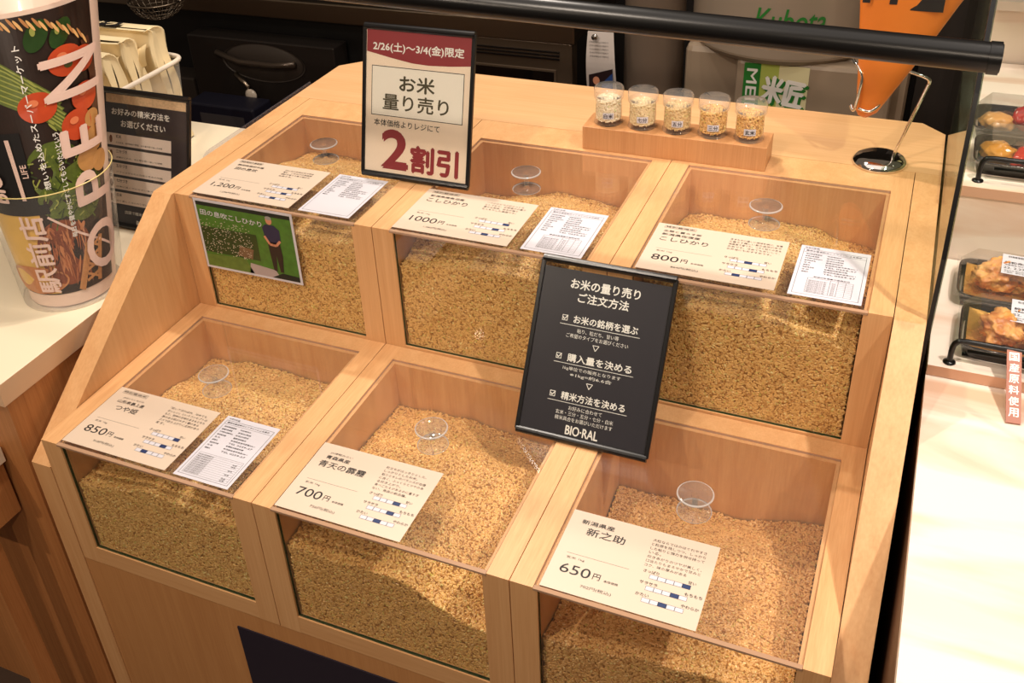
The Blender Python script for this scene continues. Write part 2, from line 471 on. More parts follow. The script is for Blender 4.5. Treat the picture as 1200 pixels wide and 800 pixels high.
heap(0, 0, [[-.050, -.046, -.052], [-.046, -.036, -.040], [-.060, -.040, -.045], [-.088, -.080, -.075]], RICE_A, 'golden brown rice filling the upper bin behind the photo card')
heap(0, 1, [[-.074, -.052, -.072], [-.060, -.040, -.055], [-.085, -.050, -.066], [-.119, -.095, -.107]], RICE_A, 'golden brown rice filling the middle bin of the upper row')
heap(0, 2, [[-.060, -.048, -.082], [-.050, -.036, -.062], [-.070, -.048, -.075], [-.096, -.085, -.115]], RICE_A, 'golden brown rice filling the right bin of the upper row')
heap(1, 0, [[-.091, -.066, -.079], [-.080, -.055, -.062], [-.073, -.060, -.068], [-.096, -.084, -.090]], RICE_A, 'brown rice filling the left bin of the lower row')
heap(1, 1, [[-.084, -.082, -.139], [-.066, -.062, -.095], [-.078, -.066, -.080], [-.098, -.095, -.108]], RICE_B, 'golden brown rice filling the middle bin of the lower row')
heap(1, 2, [[-.109, -.090, -.075], [-.125, -.100, -.100], [-.170, -.120, -.125], [-.158, -.165, -.135]], RICE_C, 'tan brown rice lying lowest, in the right bin of the lower row')

# ------------------------------------------------------------------ lids with knobs
def make_lid():
    root = empty('bin_lid', (0, 0, 0))
    m = MB(); m.box(.0346, PW-.0346, -.0005, .3944, -.0047, -.0004); m.m = [0, 0, 1, 1, 1, 1]
    m.build('lid_plate', [G_LID, G_LIDE], root)
    m = MB(); m.box(.0346, PW-.0346, -.0012, .0056, -.0038, -.0002)
    m.build('front_strip', plain('tan_acrylic_strip', (178, 142, 114), .12, coat=.4), root)
    pr = [(0, .0002), (.0240, .0002), (.0256, .0010), (.0256, .0022), (.0240, .0032), (.0065, .0034), (.0045, .0050), (.0042, .0290), (.0060, .0318), (.0245, .0322), (.0266, .0332), (.0266, .0346), (.0245, .0356), (0, .0356)]
    m = MB(); m.lathe(pr, 36, (.203, .212, 0))
    for i in range(len(m.f)):
        if i//36 in (1, 2, 10, 11): m.m[i] = 1
    autosmooth(m.build('knob', [thin_glass('knob_acrylic', (.95, .95, .95, 1), gain=2.0, haze=.035), thin_glass('knob_rim', (.62, .60, .58, 1), gain=3.0, haze=.30)], root), 50)
    return root
lid0 = make_lid()
for (r, c), b in BINPOS.items():
    o = lid0 if (r, c) == (0, 0) else dup(lid0)
    o.location = b
    nm = {(0, 0): 'upper bin behind the photo card', (0, 1): 'middle bin of the upper row', (0, 2): 'right bin of the upper row',
          (1, 0): 'left bin of the lower row', (1, 1): 'middle bin of the lower row', (1, 2): 'right bin of the lower row'}[(r, c)]
    tag(o, 'clear acrylic lid with a spool knob on the ' + nm, 'lid', 'clear lids of the rice bins')

# ------------------------------------------------------------------ price cards
CW, CH = .212, .149
def price_card(r, c, dx, dy, top, name, price, tax, blurb, bars, boxed, label, rot=0):
    b = BINPOS[(r, c)]
    root = empty('price_card', (b.x+dx, b.y+dy, b.z+.0002), (0, 0, rot))
    m = MB(); m.box(0, CW, 0, CH, 0, .0007); m.build('card', CARD, root)
    P = Print(lambda x, y, l: (x, y, .0007+.00012*l), None)
    yy = .130
    if boxed:
        P.frame(.012, .1355, .064, .1435, .0005, INK); P.text(boxed, .014, .1395, .0052, INK, w=.048, bold=.012); yy = .1255
    for s, h, wd, xx, bold in top:
        P.text(s, xx, yy, h, INK, w=wd, bold=bold); yy -= h+.0048
    s, h, wd, xx = name
    P.text(s, xx, yy-.003, h, INK, w=wd, bold=.014)
    P.rect(.016, .0675, .105, .0680, INK2)
    P.text('玄米 1kg', .018, .060, .0050, INK2, w=.026)
    P.text(price, .016, .040, .0165, INK, w=.043 if len(price) < 4 else .050, bold=.003)
    px = .063 if len(price) < 4 else .070
    P.text('円', px, .039, .0105, INK, bold=.012); P.text('本体価格', px+.016, .036, .0042, INK, w=.020, bold=.01)
    P.text(tax+'円(税込)', .052, .017, .0066, INK, w=.043)
    y = .131
    for ln in blurb:
        P.text(ln, .122, y, .0052, INK, w=min(.082, .0058*len(ln)), bold=.0); y -= .0078
    for k, (a, z, pos) in enumerate((('さっぱり', '甘い', bars[0]), ('サラサラ', 'もちもち', bars[1]), ('かたい', 'やわらか', bars[2]))):
        by = .062-k*.0205; bx = .134
        for q in range(5):
            x0 = bx+q*.0112
            P.rect(x0, by, x0+.0112, by+.0075, NAVYINK if q == pos-1 else PAPER, 1)
            P.frame(x0, by, x0+.0112, by+.0075, .0004, INK, 2)
        P.text(a, bx-.010, by+.0118, .0052, INK, bold=.02); P.text(z, bx+.051, by+.0118, .0052, INK, bold=.02)
    P.build('lettering', root)
    tag(root, label, 'price card', 'cream price cards on the lids')
price_card(0, 0, .031, .014, [('静岡県磐田市産', .0062, .060, .016, .012)], ('田の息吹', .0105, .050, .020), '1,200', '1,296',
           ['田んぼの多様な生き物を', '育む、こだわりの有機質', '肥料で育てた香り豊かな', 'お米です。'], (4, 4, 3), '特別栽培の農産物', 'cream price card marked 1,200 yen on the lid above the photo card')
price_card(0, 1, .034, .011, [('新潟県南魚沼産', .0072, .066, .014, .015)], ('こしひかり', .0125, .078, .014), '1000', '1,080',
           ['一つぶひとつぶがふっくら', 'としており、お味噌汁の香り', '豊かな風味、甘みが強く', 'もっちりした食感です。'], (5, 4, 3), '特別栽培米', 'cream price card marked 1000 yen, below the white discount sign')
price_card(0, 2, .040, .015, [('生態と暮らす郷', .0062, .062, .014, .010), ('新潟県佐渡産', .0070, .062, .014, .015)], ('こしひかり', .0120, .078, .014), '800', '864',
           ['生きものに優しい栽培を続け、朱鷺', 'と暮らす美しい島の自然の中で', '減農薬で育てた、つやと粘りのある', 'お米です。冷めてもおいしく、', 'お弁当にもおすすめです。'], (3, 4, 2), '特別栽培米', 'cream price card marked 800 yen, right of the charcoal sign')
price_card(1, 0, .036, .011, [('JAおいしいもがみ', .0050, .044, .024, .0), ('山形県最上産', .0078, .056, .020, .015)], ('つや姫', .0125, .046, .028), '850', '918',
           ['「炊いてほれぼれ、冷めても', 'おいしい」というコンセプトの', 'もと、独特の甘味のあるもちもち', '感のある粒が大きく艶のある', 'コメで炊き上がりに定評があり', 'ます。'], (5, 4, 2), '特別栽培米', 'cream price card marked 850 yen on the lower left bin')
price_card(1, 1, .036, .008, [('JA津軽みらい', .0050, .040, .022, .0), ('青森県産', .0080, .042, .020, .02)], ('青天の霹靂', .0135, .082, .016), '700', '756',
           ['粒立ちがはっきりとした、', 'しっかりとしたお米。', '粘りとキレのバランスが自慢', 'に良く、ふっくらとツヤのあ', 'る炊き上がり。', '食べごたえがあるのに重すぎ', 'ない、青森の新品種。'], (4, 4, 3), None, 'cream price card marked 700 yen on the lower middle bin')
price_card(1, 2, .041, .007, [('新潟県産', .0085, .048, .018, .02)], ('新之助', .0145, .056, .030), '650', '702',
           ['大粒ならではのほぐれやすさ', 'と粒感を残しつつ、しっかり', 'した粘りと弾力を併せ持って', 'いる。', '炊きあがりのツヤが美しく、', '口当たりもまろやかで甘みと', 'コク、味の厚みがある'], (5, 4, 3), None, 'cream price card marked 650 yen on the lower right bin')

def info_sheet(r, c, dx, dy, table, label, rot=0):
    b = BINPOS[(r, c)]; SW = .104; SH = .149
    root = empty('info_sheet', (b.x+dx, b.y+dy, b.z+.0002), (0, 0, rot))
    m = MB(); m.box(0, SW, 0, SH, 0, .0004); m.build('sheet', PAPER, root)
    P = Print(lambda x, y, l: (x, y, .0004+.00012*l), None)
    P.text('令和3年産', .006, .143, .0040, INK, w=.022)
    P.frame(.005, .006, .099, .139, .0006, INK)
    P.text('農林水産省新ガイドラインによる表示', .009, .134, .0038, INK, w=.083, bold=.01)
    P.rect(.005, .1295, .099, .130, INK2)
    rows = [('特別栽培農産物', '特別栽培米'), ('節減対象農薬', '当地比5割減'), ('化学肥料(窒素成分)', '当地比5割減'), ('栽培責任者', '農業協同組合'), ('住 所', '新潟県佐渡市原黒300-1'), ('連絡先', 'TEL 0259-27'), ('確認責任者', '営農部米穀販売課'), ('住 所', '新潟県佐渡市原黒300-1'), ('連絡先', 'TEL 0259-27')]
    y = .124
    for a, z in rows:
        P.text(a, .010, y, .0034, INK, w=.0034*len(a) if len(a) < 8 else .026, bold=.01); P.text(z, .042, y, .0034, INK, w=.0042*min(len(z), 11), bold=.01); y -= .0068
    if table == 1:
        P.frame(.022, .012, .088, .054, .0005, INK2); P.text('節減対象農薬の使用状況', .030, .058, .0036, INK, w=.052, bold=.01)
        for q in range(7): P.rect(.022, .017+q*.0052, .088, .0173+q*.0052, INK2)
        for x in (.055, .066, .077): P.rect(x, .012, x+.0005, .054, INK2)
        for q in range(7): P.text('肥料成分名', .024, .0146+q*.0052, .0026, INK2, w=.026); P.text('殺虫', .058, .0146+q*.0052, .0026, INK2)
    elif table == 2:
        P.frame(.010, .010, .095, .058, .0004, INK2)
        for q in range(10): P.rect(.010, .0145+q*.0044, .095, .0148+q*.0044, INK2)
        for q in range(10): P.text('節減対象農薬名称', .012, .0124+q*.0045, .0025, INK2, w=.028)
        for q in (0, 1, 3, 5, 7, 8): P.text('除草', .080, .0124+q*.0045, .0028, INK, w=.008)
    P.build('lettering', root)
    tag(root, label, 'info sheet', 'white information sheets on the lids')
info_sheet(0, 0, .263, .014, 0, 'small white information sheet without a table, on the upper left lid')
info_sheet(0, 1, .269, .012, 1, 'small white information sheet left of and above the charcoal sign')
info_sheet(0, 2, .271, .014, 1, 'small white information sheet with table on the upper right lid')
info_sheet(1, 0, .265, .010, 2, 'small white information sheet with a ruled table, on the lower left lid')

# photo card on the glass front of the upper left bin
root = empty('photo_card', (.043, -.0012, -.1505), (0, 0, 0))
m = MB(); m.box(0, .216, -.0006, 0, 0, .149); m.build('card', PAPER, root)
P = Print(lambda x, y, l: (x, -.0006-.00012*l, y), None)
FG = plain('field_green', (66, 116, 38), .4, coat=.3, noise=.45, nscale=60); FD = plain('field_dark_green', (34, 62, 22), .4, coat=.3, noise=.5, nscale=90)
FT = plain('far_trees', (20, 30, 26), .5); FB = plain('field_soil', (120, 92, 66), .4, noise=.4, nscale=60)
LP = plain('path_grey', (176, 160, 158), .5); SK = plain('skin_print', (206, 140, 108), .5); SH_ = plain('navy_shirt', (42, 40, 70), .5); TR = plain('brown_trousers', (44, 32, 26), .5)
P.rect(.005, .005, .211, .144, FG, 1); P.rect(.005, .136, .211, .144, FT, 2)
P.rect(.005, .036, .130, .092, FD, 2); P.poly([(.005, .005), (.110, .005), (.095, .036), (.005, .030)], plain('grass_print', (96, 120, 50), .5, noise=.4, nscale=70), 3)
P.poly([(.080, .040), (.112, .036), (.118, .058), (.088, .062)], FB, 3)
P.poly([(.100, .005), (.170, .005), (.160, .022), (.105, .028)], LP, 3)
P.poly([(.150, .005), (.211, .005), (.211, .016), (.175, .018)], FT, 4)
rr = random.Random(3)
for k in range(260):
    x = rr.uniform(.008, .118); y = rr.uniform(.034, .108); P.ell(x, y, .0012, .0009, plain('pale_dots', (210, 200, 180), .5), 4, 5)
P.text('田の息吹こしひかり', .012, .1225, .012, PAPER, w=.135, bold=.02, rot=-.04, layer=5)
P.ell(.164, .128, .0068, .0085, SK, 5); P.ell(.164, .133, .007, .004, plain('grey_hair', (150, 146, 140), .6), 6)
P.poly([(.147, .112), (.155, .119), (.173, .119), (.184, .110), (.183, .085), (.178, .080), (.154, .082), (.150, .09)], SH_, 5)
P.line([(.149, .094), (.158, .078), (.166, .077)], .005, SK, 6); P.line([(.182, .088), (.172, .077), (.165, .077)], .005, SK, 6)
P.poly([(.153, .083), (.180, .083), (.182, .055), (.178, .020), (.171, .020), (.168, .055), (.164, .020), (.157, .022)], TR, 5)
P.build('picture', root)
tag(root, 'photo card of a person standing in a green field, on the upper left glass', 'photo card')

# ------------------------------------------------------------------ framed signs
def sign(loc, tilt, w, h, paper, label, gap=0, yaw=0):
    root = empty('framed_sign', loc, (tilt, 0, yaw))
    m = MB()
    m.tube([(-w/2-.001, 0, .006), (w/2+.001, 0, .006)], .0062, 12); m.build('bottom_bar', BLACK, root)
    m = MB(); m.tube([(-w/2-.001, 0, h-.006), (w/2+.001, 0, h-.006)], .0062, 12); m.build('top_bar', BLACK, root)
    for s in (-1, 1):
        m = MB(); m.box(s*w/2-.0035, s*w/2+.0035, -.004, .0035, .006, h-.006); m.build('side_bar', BLACK, root, bevel=.001)
    m = MB(); m.box(-w/2+.003, w/2-.003, -.0012, .0005, .010, h-.010-gap); m.build('poster', paper, root)
    m = MB(); m.box(-w/2+.003, w/2-.003, -.0034, -.0028, .010, h-.010); m.build('clear_cover', G_PANE, root)
    return root
# sign 1: discount
S1 = sign((.4155, .174, .0006), -.2615, .215, .281, POSTER1, 0)
tag(S1, 'black framed cream and maroon discount sign standing on the upper bins', 'sign')
W1, H1 = .215, .281
def uv(u, v): return ((u-.5)*W1, (1-v)*H1)
P = Print(lambda x, y, l: (x, -.0012-.00015*l, y), None)
hd = [uv(.02, .035)]+[uv(.98, .035)]+[uv(.98, .215), uv(.8, .228), uv(.6, .236), uv(.45, .232), uv(.25, .21), uv(.02, .18)]
P.poly(hd, MAROON, 1)
x, y = uv(.08, .145); P.text('2/26(土)〜3/4(金)限定', x, y, .0185, WHITEINK, w=.180, bold=.03)
BRN = plain('dark_olive_ink', (74, 66, 44), .4, coat=.3)
x0, y0 = uv(.07, .585); x1, y1 = uv(.93, .265)
P.rect(x0, y0, x1, y1, INK, 1); P.rect(x0+.0013, y0+.0013, x1-.0013, y1-.0013, plain('white_box', (246, 238, 226), .35, coat=.35), 2)
x, y = uv(.5, .365); P.text('お米', x, y, .028, BRN, w=.070, align='c', bold=.035, layer=3)
x, y = uv(.49, .49); P.text('量り売り', x, y, .029, BRN, w=.132, align='c', bold=.022, layer=3)
x, y = uv(.10, .63); P.text('本体価格よりレジにて', x, y, .0125, INK, w=.134, bold=.01)
x, y = uv(.19, .80); P.text('2', x, y, .068, MAROON, w=.050, bold=.06)
x, y = uv(.465, .845); P.text('割引', x, y, .048, MAROON, w=.094, bold=.05)
P.build('lettering', S1)
for s in (-1, 1):
    m = MB(); m.tube([(s*.05, .004, .2), (s*.05, .075, .060)], .003, 8); m.build('rear_prop', BLACK, S1)
# sign 2: how to order
S2 = sign((.8435, -.1465, -.2444), -.5405, .213, .291, CHARC, 0, gap=.008)
tag(S2, 'black framed charcoal sign leaning between the two rows of bins', 'sign')
W1, H1 = .213, .291
P = Print(lambda x, y, l: (x, -.0012-.00015*l, y), None)
def T2(s, u, v, h, w, bold=0, al='c', m=WHITEINK):
    x, y = uv(u, v); P.text(s, x, y, h, m, w=w, align=al, bold=bold)
T2('お米の量り売り', .5, .135, .0155, .112, .03); T2('ご注文方法', .5, .205, .0150, .082, .03)
for v, s, ln, tr in ((.325, 'お米の銘柄を選ぶ', ['粘り、粒だち、甘い等', 'ご希望のタイプをお選びください'], 1), (.535, '購入量を決める', ['1kg単位での販売となります', '※1kg=約6.6合'], 1), (.745, '精米方法を決める', ['お好みに合わせて', '玄米・三分・五分・七分・白米', '精米具合をお選びいただけます'], 0)):
    T2(s, .545, v, .0125, .104, .03)
    x, y = uv(.232, v); P.frame(x-.0045, y-.0045, x+.0045, y+.0045, .0010, WHITEINK); P.line([(x-.003, y+.001), (x-.0008, y-.0025), (x+.0045, y+.0042)], .0014, WHITEINK, 2)
    x, y = uv(.2, v+.036); P.rect(x, y, x+.130, y+.0008, WHITEINK)
    for k, t in enumerate(ln): T2(t, .5, v+.060+k*.031, .0068, .0066*len(t)+.002, .0)
    if tr:
        x, y = uv(.5, v+.135); P.line([(x-.005, y+.004), (x+.005, y+.004), (x, y-.0045), (x-.005, y+.004)], .0011, WHITEINK)
T2('BIO·RAL', .5, .925, .0145, .053, .03)
P.build('lettering', S2)
# sign 3: milling choices, on the left counter
S3 = sign((-.1655, .0715, -.1515), -.324, .213, .287, CHARC, 0)
tag(S3, 'black framed dark sign with white option rows, behind the printed roll', 'sign')
W1, H1 = .213, .287
P = Print(lambda x, y, l: (x, -.0012-.00015*l, y), None)
x0, y0 = uv(.03, .105); x1, y1 = uv(.97, .045); P.rect(x0, y0, x1, y1, plain('rice_strip', (208, 176, 140), .4, noise=.4, nscale=200), 1)
T2('お好みの精米方法を', .44, .165, .0135, .146, .03); T2('お選びください', .47, .245, .0135, .112, .03)
SEED = plain('seed_brown', (120, 66, 36), .5); RB = plain('row_box', (232, 214, 204), .4)
for k, (a, b) in enumerate((('玄米', 'そのまま、食物繊維が豊富、ぬか層を取り除いた状態'), ('三分づき', '栄養がとれる、ぬか層を軽く除いた状態'), ('五分づき', 'バランスがとれた白米と玄米の中間'), ('七分づき', '白米に近くやわらかい食べやすさ'), ('白米', '白く美しくほんのり甘い標準の精米'))):
    v0 = .32+k*.105; xa, ya = uv(.03, v0+.085); xb, yb = uv(.80, v0); P.rect(xa, ya, xb, yb, RB, 1)
    P.ell(xa+.011, (ya+yb)/2, .004, .008, SEED, 2, 12)
    P.text(a, xa+.024, yb-.006, .0068, INK, bold=.02); P.text(b, xa+.024, ya+.006, .0036, INK, w=.118, bold=.01)
T2('店頭で精米いたします', .45, .88, .007, .09, 0); T2('BIO·RAL', .5, .95, .012, .05, .03)
P.build('lettering', S3)

# ------------------------------------------------------------------ wooden block and sample jars
m = MB(); m.box(-.173, .173, -.035, .035, 0, .046)
o = m.build('riser_block', wood('oak_block', (90, 30, 2.5), (186, 130, 82), (204, 150, 100)), None, (.837, .440, .0003), bevel=.0006)
tag(o, 'long solid oak block carrying five small sample jars', 'block')
jl = [('白米', RW, BEDW, 'first jar from the left, with the whitest rice, on the oak block'), ('七分', RW2, BEDW, 'second jar from the left, with pale rice, on the oak block'),
      ('五分', RW3, BEDW, 'middle one of the five jars, with cream-tan rice, on the oak block'), ('三分', RICE_A, BED, 'fourth jar from the left, with tan rice, on the oak block'), ('玄米', RICE_B, BED, 'rightmost jar, with the darkest brown rice, on the oak block')]
for k, (t, rm, bm_, lab) in enumerate(jl):
    root = empty('sample_jar', (.705+.0665*k, .440, .0465))
    m = MB(); m.lathe([(0, 0), (.0262, 0), (.0278, .002), (.0274, .005), (.0250, .009), (.0246, .050)], 36)
    m.build('jar_body', thin_glass('jar_glass', (.99, .99, .98, 1), gain=1.1, haze=.02), root, smooth=True)
    m = MB(); m.lathe([(0, .0715), (.0262, .0725), (.0282, .070), (.0284, .052), (.0270, .0505), (.0250, .050)], 36)
    m.lathe([(0, .0520), (.0255, .0525), (.0262, .056)], 36)
    m.build('jar_lid', thin_glass('jar_lid_glass', (.99, .99, .98, 1), gain=1.5, haze=.06), root, smooth=True)
    m = MB(); m.lathe([(.0222, .009), (.0224, .0475), (.019, .0500), (0, .0508)], 28)
    o = m.build('rice_fill', bm_, root, smooth=True, fixn=True); add_rice(o, rm, 160000); o['kind'] = 'stuff'
    an = -1.30-.02*k
    def jm(x, y, l, an=an): 
        a = an+x/.0247; r = .0247+.00015*l; return (r*math.cos(a), r*math.sin(a), y)
    P = Print(jm, None); P.rect(-.0105, .015, .0105, .0275, PAPER, 1, nx=8); P.text(t, 0, .0212, .0085, INK, w=.017, align='c', bold=.03, layer=3, div=.004)
    P.build('name_label', root, 'white label with black characters')
    tag(root, 'small clear glass ' + lab.replace('jar', 'sample jar', 1), 'jar', 'rice sample jars on the oak block')
    root['label'] = 'clear glass sample ' + lab.replace(' one of the five jars', ' jar') if 'middle' not in lab else 'middle jar of the five sample jars, with cream-tan rice, on the oak block'

# ------------------------------------------------------------------ cone stand
root = empty('cone_stand', (1.197, .503, .0003))
m = MB(); m.lathe([(0, 0), (.0475, 0), (.0480, .002), (.0462, .0070), (.040, .0125), (.030, .0155), (.015, .0175), (0, .018)], 48)
m.build('round_base', CHROME, root, smooth=True)
def crv(pts, n=5):
    P_ = [Vector(p) for p in pts]; out = []
    for i in range(len(P_)-1):
        p0 = P_[max(i-1, 0)]; p1 = P_[i]; p2 = P_[i+1]; p3 = P_[min(i+2, len(P_)-1)]
        for k in range(n):
            t = k/n
            out.append(.5*((2*p1)+(-p0+p2)*t+(2*p0-5*p1+4*p2-p3)*t*t+(-p0+3*p1-3*p2+p3)*t**3))
    out.append(P_[-1]); return out
m = MB()
pth = [(.020, 0, .010), (.030, 0, .050), (.055, -.002, .148), (.058, -.003, .160), (.052, -.003, .168), (.020, -.003, .178), (.010, .002, .180)]
m.tube(crv(pth, 4), .0030, 12); m.build('upright_rod', CHROME, root, smooth=True)
m = MB()
ring = [(.012, .000, .180), (.022, .028, .182), (-.010, .050, .184), (-.055, .045, .186), (-.072, .020, .188), (-.068, .003, .184), (-.058, -.012, .178), (-.050, -.020, .166), (-.050, -.024, .150), (-.054, -.026, .110), (-.058, -.024, .106), (-.062, -.018, .112)]
m.tube(crv(ring, 5), .0027, 10)
low = [(-.048, -.026, .110), (-.030, -.030, .108), (-.018, -.020, .114), (-.016, -.006, .118), (-.024, .008, .118), (-.046, .006, .116)]
m.tube(crv(low, 5), .0027, 10)
m.build('wire_cradle', CHROME, root, smooth=True)
tag(root, 'chrome wire stand with round base holding an orange cone', 'stand')
ORG = plain('orange_paper', (214, 118, 38), .45, noise=.06, nscale=25)
root = empty('paper_cone', (1.160, .500, .086))
m = MB()
zs = [0, .004, .012, .10, .21, .32]
def cone(u, v):
    k = v*5; i = min(int(k), 4); t = k-i; z = zs[i]+(zs[i+1]-zs[i])*t
    xl = [-.004, -.012, -.016, -.024, -.036, -.040][i]*(1-t)+[-.004, -.012, -.016, -.024, -.036, -.040][i+1]*t
    xr = [.004, .010, .020, .066, .118, .175][i]*(1-t)+[.004, .010, .020, .066, .118, .175][i+1]*t
    a = 2*PI*u; cx = (xl+xr)/2; rx = (xr-xl)/2
    return (cx-rx*math.cos(a), -min(rx*.75, .022+rx*.12)*math.sin(a), z)
m.grid(cone, 40, 25); m.build('cone_body', ORG, root, smooth=True)
P = Print(lambda x, y, l: (x, -(.022+.12*.07)-.0006*l, y), None)
P.rect(-.03, .213, -.018, .30, INK, 1); P.rect(.012, .213, .024, .30, INK, 1); P.rect(.045, .205, .095, .300, INK, 1)
P.build('black_print', root)
tag(root, 'orange paper cone with black print held in the wire stand', 'cone')

# ------------------------------------------------------------------ black handrail tube across the top
root = empty('handrail', (.38, -.080, .4395), (0, 0, 0))
A = Vector((-.9, 0, .020)); B = Vector((.932, 0, -.0275))
m = MB(); m.tube([A, B], .0172, 32); autosmooth(m.build('tube', BLKMET, root))
m = MB(); m.tube([B-Vector((.010, 0, 0)), B+Vector((.002, 0, 0))], .0185, 32); m.tube([B+Vector((.002, 0, 0)), B+Vector((.0032, 0, 0))], .016, 32)
autosmooth(m.build('end_cap', BLKMET, root))
m = MB(); m.box(.900, .9245, .0, .030, -.034, -.026, M=None); o = m.build('glass_clip', STEEL, root)
tag(root, 'thick glossy black tube rail running across above the jars', 'rail')

# glass end screen
root = empty('glass_screen', (1.309, .4, -.45))
fe = [(-.400, 0), (-.385, .35), (-.385, .55), (-.315, .76), (-.120, 1.05)]
m = MB(); m.prism(fe+[(.50, 1.05), (.50, 0)], -.004, .003, 0); m.build('glass_sheet', thin_glass('screen_glass', (.80, .88, .78, 1), gain=1.0), root)
m = MB(); m.prism([(y-.009, z) for y, z in fe]+[(y-.0006, z) for y, z in fe[::-1]], -.005, .0010, 0); m.build('edge_trim', BLKMET, root)
tag(root, 'upright greenish glass screen with black front edge, right of the cabinet', 'screen')

# clear acrylic sheet along the left side of the cabinet
def rsheet(x0, x1, name, ya, yb, zt, R):
    m = MB(); pts = [(yb, -.150), (yb, zt)]+[(ya+R-R*math.sin(a), zt-R+R*math.cos(a)) for a in [k*PI/2/8 for k in range(9)]]+[(ya, -.150)]
    m.prism(pts, x0, x1, 0); return m
m = rsheet(-.0505, -.0465, 'a', .145, .56, .004, .03)
o = m.build('acrylic_sheet', thin_glass('acrylic_sheet', (.93, .92, .95, 1), haze=.06, hazecol=(.6, .55, .6, 1)))
tag(o, 'clear acrylic sheet with rounded corner against the left cabinet side', 'sheet')

# ------------------------------------------------------------------ left counter
root = empty('service_counter', (-.6, 0, FLZ))
m = MB(); m.box(-1.2, .540, -.432, .585, -FLZ-.195, -FLZ-.152); m.m = [0, 0, 1, 1, 1, 1]; m.m[1] = 0
m.build('counter_top', [COUNTERW, BANDW], root, bevel=.0008)
m = MB(); m.box(-1.2, .536, -.425, .570, 0, -FLZ-.1955); m.build('counter_body', W_B, root)
tag(root, 'white topped service counter with brown laminate body, left of the cabinet', 'counter')
root = empty('low_side_table', (-.35, -.47, FLZ))
m = MB(); m.tube([(-.6, -.08, .735), (.222, -.08, .735), (.230, -.075, .735)], .016, 12); m.box(-.6, .236, -.08, .040, .719, .751)
m.build('table_top', plain('white_edge', (236, 216, 190), .35), root, bevel=.010)
m = MB(); m.box(-.6, .226, -.06, .038, .60, .7185); m.build('table_apron', W_B, root)
for xx in (-.5, .18):
    m = MB(); m.box(xx, xx+.035, -.05, -.015, 0, .6); m.build('leg', W_B, root)
tag(root, 'low white table with rounded edge in front of the service counter', 'table')

# clear cup with the printed roll
CC = Vector((-.163, -.142, -.1518))
root = empty('clear_cup', CC)
def cup(u, v):
    h = .207*v; r = .091+.13*h; a = 2*PI*u
    return (-.26*h+r*math.cos(a), .30*h+r*math.sin(a), h)
m = MB(); m.grid(cup, 64, 5); m.build('cup_wall', G_THIN, root, smooth=True)
m = MB(); m.prism([(.0905*math.cos(2*PI*k/56), .0905*math.sin(2*PI*k/56)) for k in range(56)], 0, .003, 2); m.build('cup_base', thin_glass('clear_base', (.96, .95, .93, 1), haze=.15), root)
m = MB(); m.tube([Vector(cup(k/56, 1)) for k in range(57)], .0012, 6, caps=False); m.build('cup_rim', plain('rim', (228, 208, 140), .25), root, smooth=True)
tag(root, 'clear plastic cup holding the tall printed roll on the white counter', 'cup')

TOPV = Vector((-.14, .165, .50)); RB0, RB1 = .078, .158
root = empty('printed_roll', CC+Vector((0, 0, .004)))
def roll(x, y, l):
    """x = angle (rad, 0 faces the viewer), y = height 0..1"""
    r = RB0+(RB1-RB0)*y+.0009*l
    a = -PI/2+.55+x
    c = TOPV*y
    return (c.x+r*math.cos(a), c.y+r*math.sin(a), c.z)
m = MB(); m.grid(lambda u, v: roll((u-.5)*2*PI, v, 0), 72, 6)
m.build('paper_roll', plain('roll_paper', (232, 204, 186), .35, coat=.3), root, smooth=True)
P = Print(roll, None)
PHOTO = plain('dark_photo', (40, 24, 18), .35, coat=.4, noise=.5, nscale=30)
P.rect(-1.7, .045, 1.32, .985, PHOTO, 1, nx=60, ny=6)
AS = plain('asparagus_green', (96, 110, 44), .4, coat=.4, noise=.3, nscale=90); TM = plain('tomato_red', (196, 72, 34), .3, coat=.5, noise=.12, nscale=30)
PE = plain('pepper_green', (38, 66, 26), .25, coat=.5, noise=.3, nscale=40); PT = plain('potato', (190, 138, 78), .4, coat=.4, noise=.2, nscale=40)
HB = plain('herb_green', (88, 104, 34), .4, coat=.4, noise=.6, nscale=120); BRD = plain('basket_tan', (186, 128, 76), .4, coat=.3, noise=.3, nscale=120)
GND = plain('minced_brown', (136, 66, 34), .4, coat=.4, noise=.5, nscale=110); OMU = plain('yellow_dish', (222, 178, 88), .4, coat=.4, noise=.15, nscale=30)
HB2 = plain('herb_light', (150, 156, 74), .4, coat=.4); HB3 = plain('herb_dark', (44, 58, 22), .4, coat=.4)
def pl(pts, t, m_, l=2):
    q = []
    for (x0, y0), (x1, y1) in zip(pts, pts[1:]):
        n = max(1, int(abs(x1-x0)/.12))
        for k in range(n): q.append((x0+(x1-x0)*k/n, y0+(y1-y0)*k/n))
    q.append(pts[-1])
    for (x0, y0), (x1, y1) in zip(q, q[1:]):
        L_ = math.hypot((x1-x0)*.11, (y1-y0)*.5) or 1
        nx, ny = -(y1-y0)*.5/L_*t/2/.11, (x1-x0)*.11/L_*t/2/.5
        P.poly([(x0-nx, y0-ny), (x1-nx, y1-ny), (x1+nx, y1+ny), (x0+nx, y0+ny)], m_, l)
def el(x, y, rx, ry, m_, l=2, rot=0): P.ell(x, y, rx, ry, m_, l, 26, rot)
rq = random.Random(5)
el(.42, .47, .42, .10, HB, 2); el(.75, .38, .42, .10, HB, 2); el(.35, .37, .3, .06, HB, 2)
for k in range(120):
    x = rq.uniform(.08, 1.15); y = rq.uniform(.30, .53)
    pl([(x, y), (x+rq.uniform(-.12, .12), y+rq.uniform(-.04, .04))], .0025, (HB2, HB3, HB)[k % 3], 3)
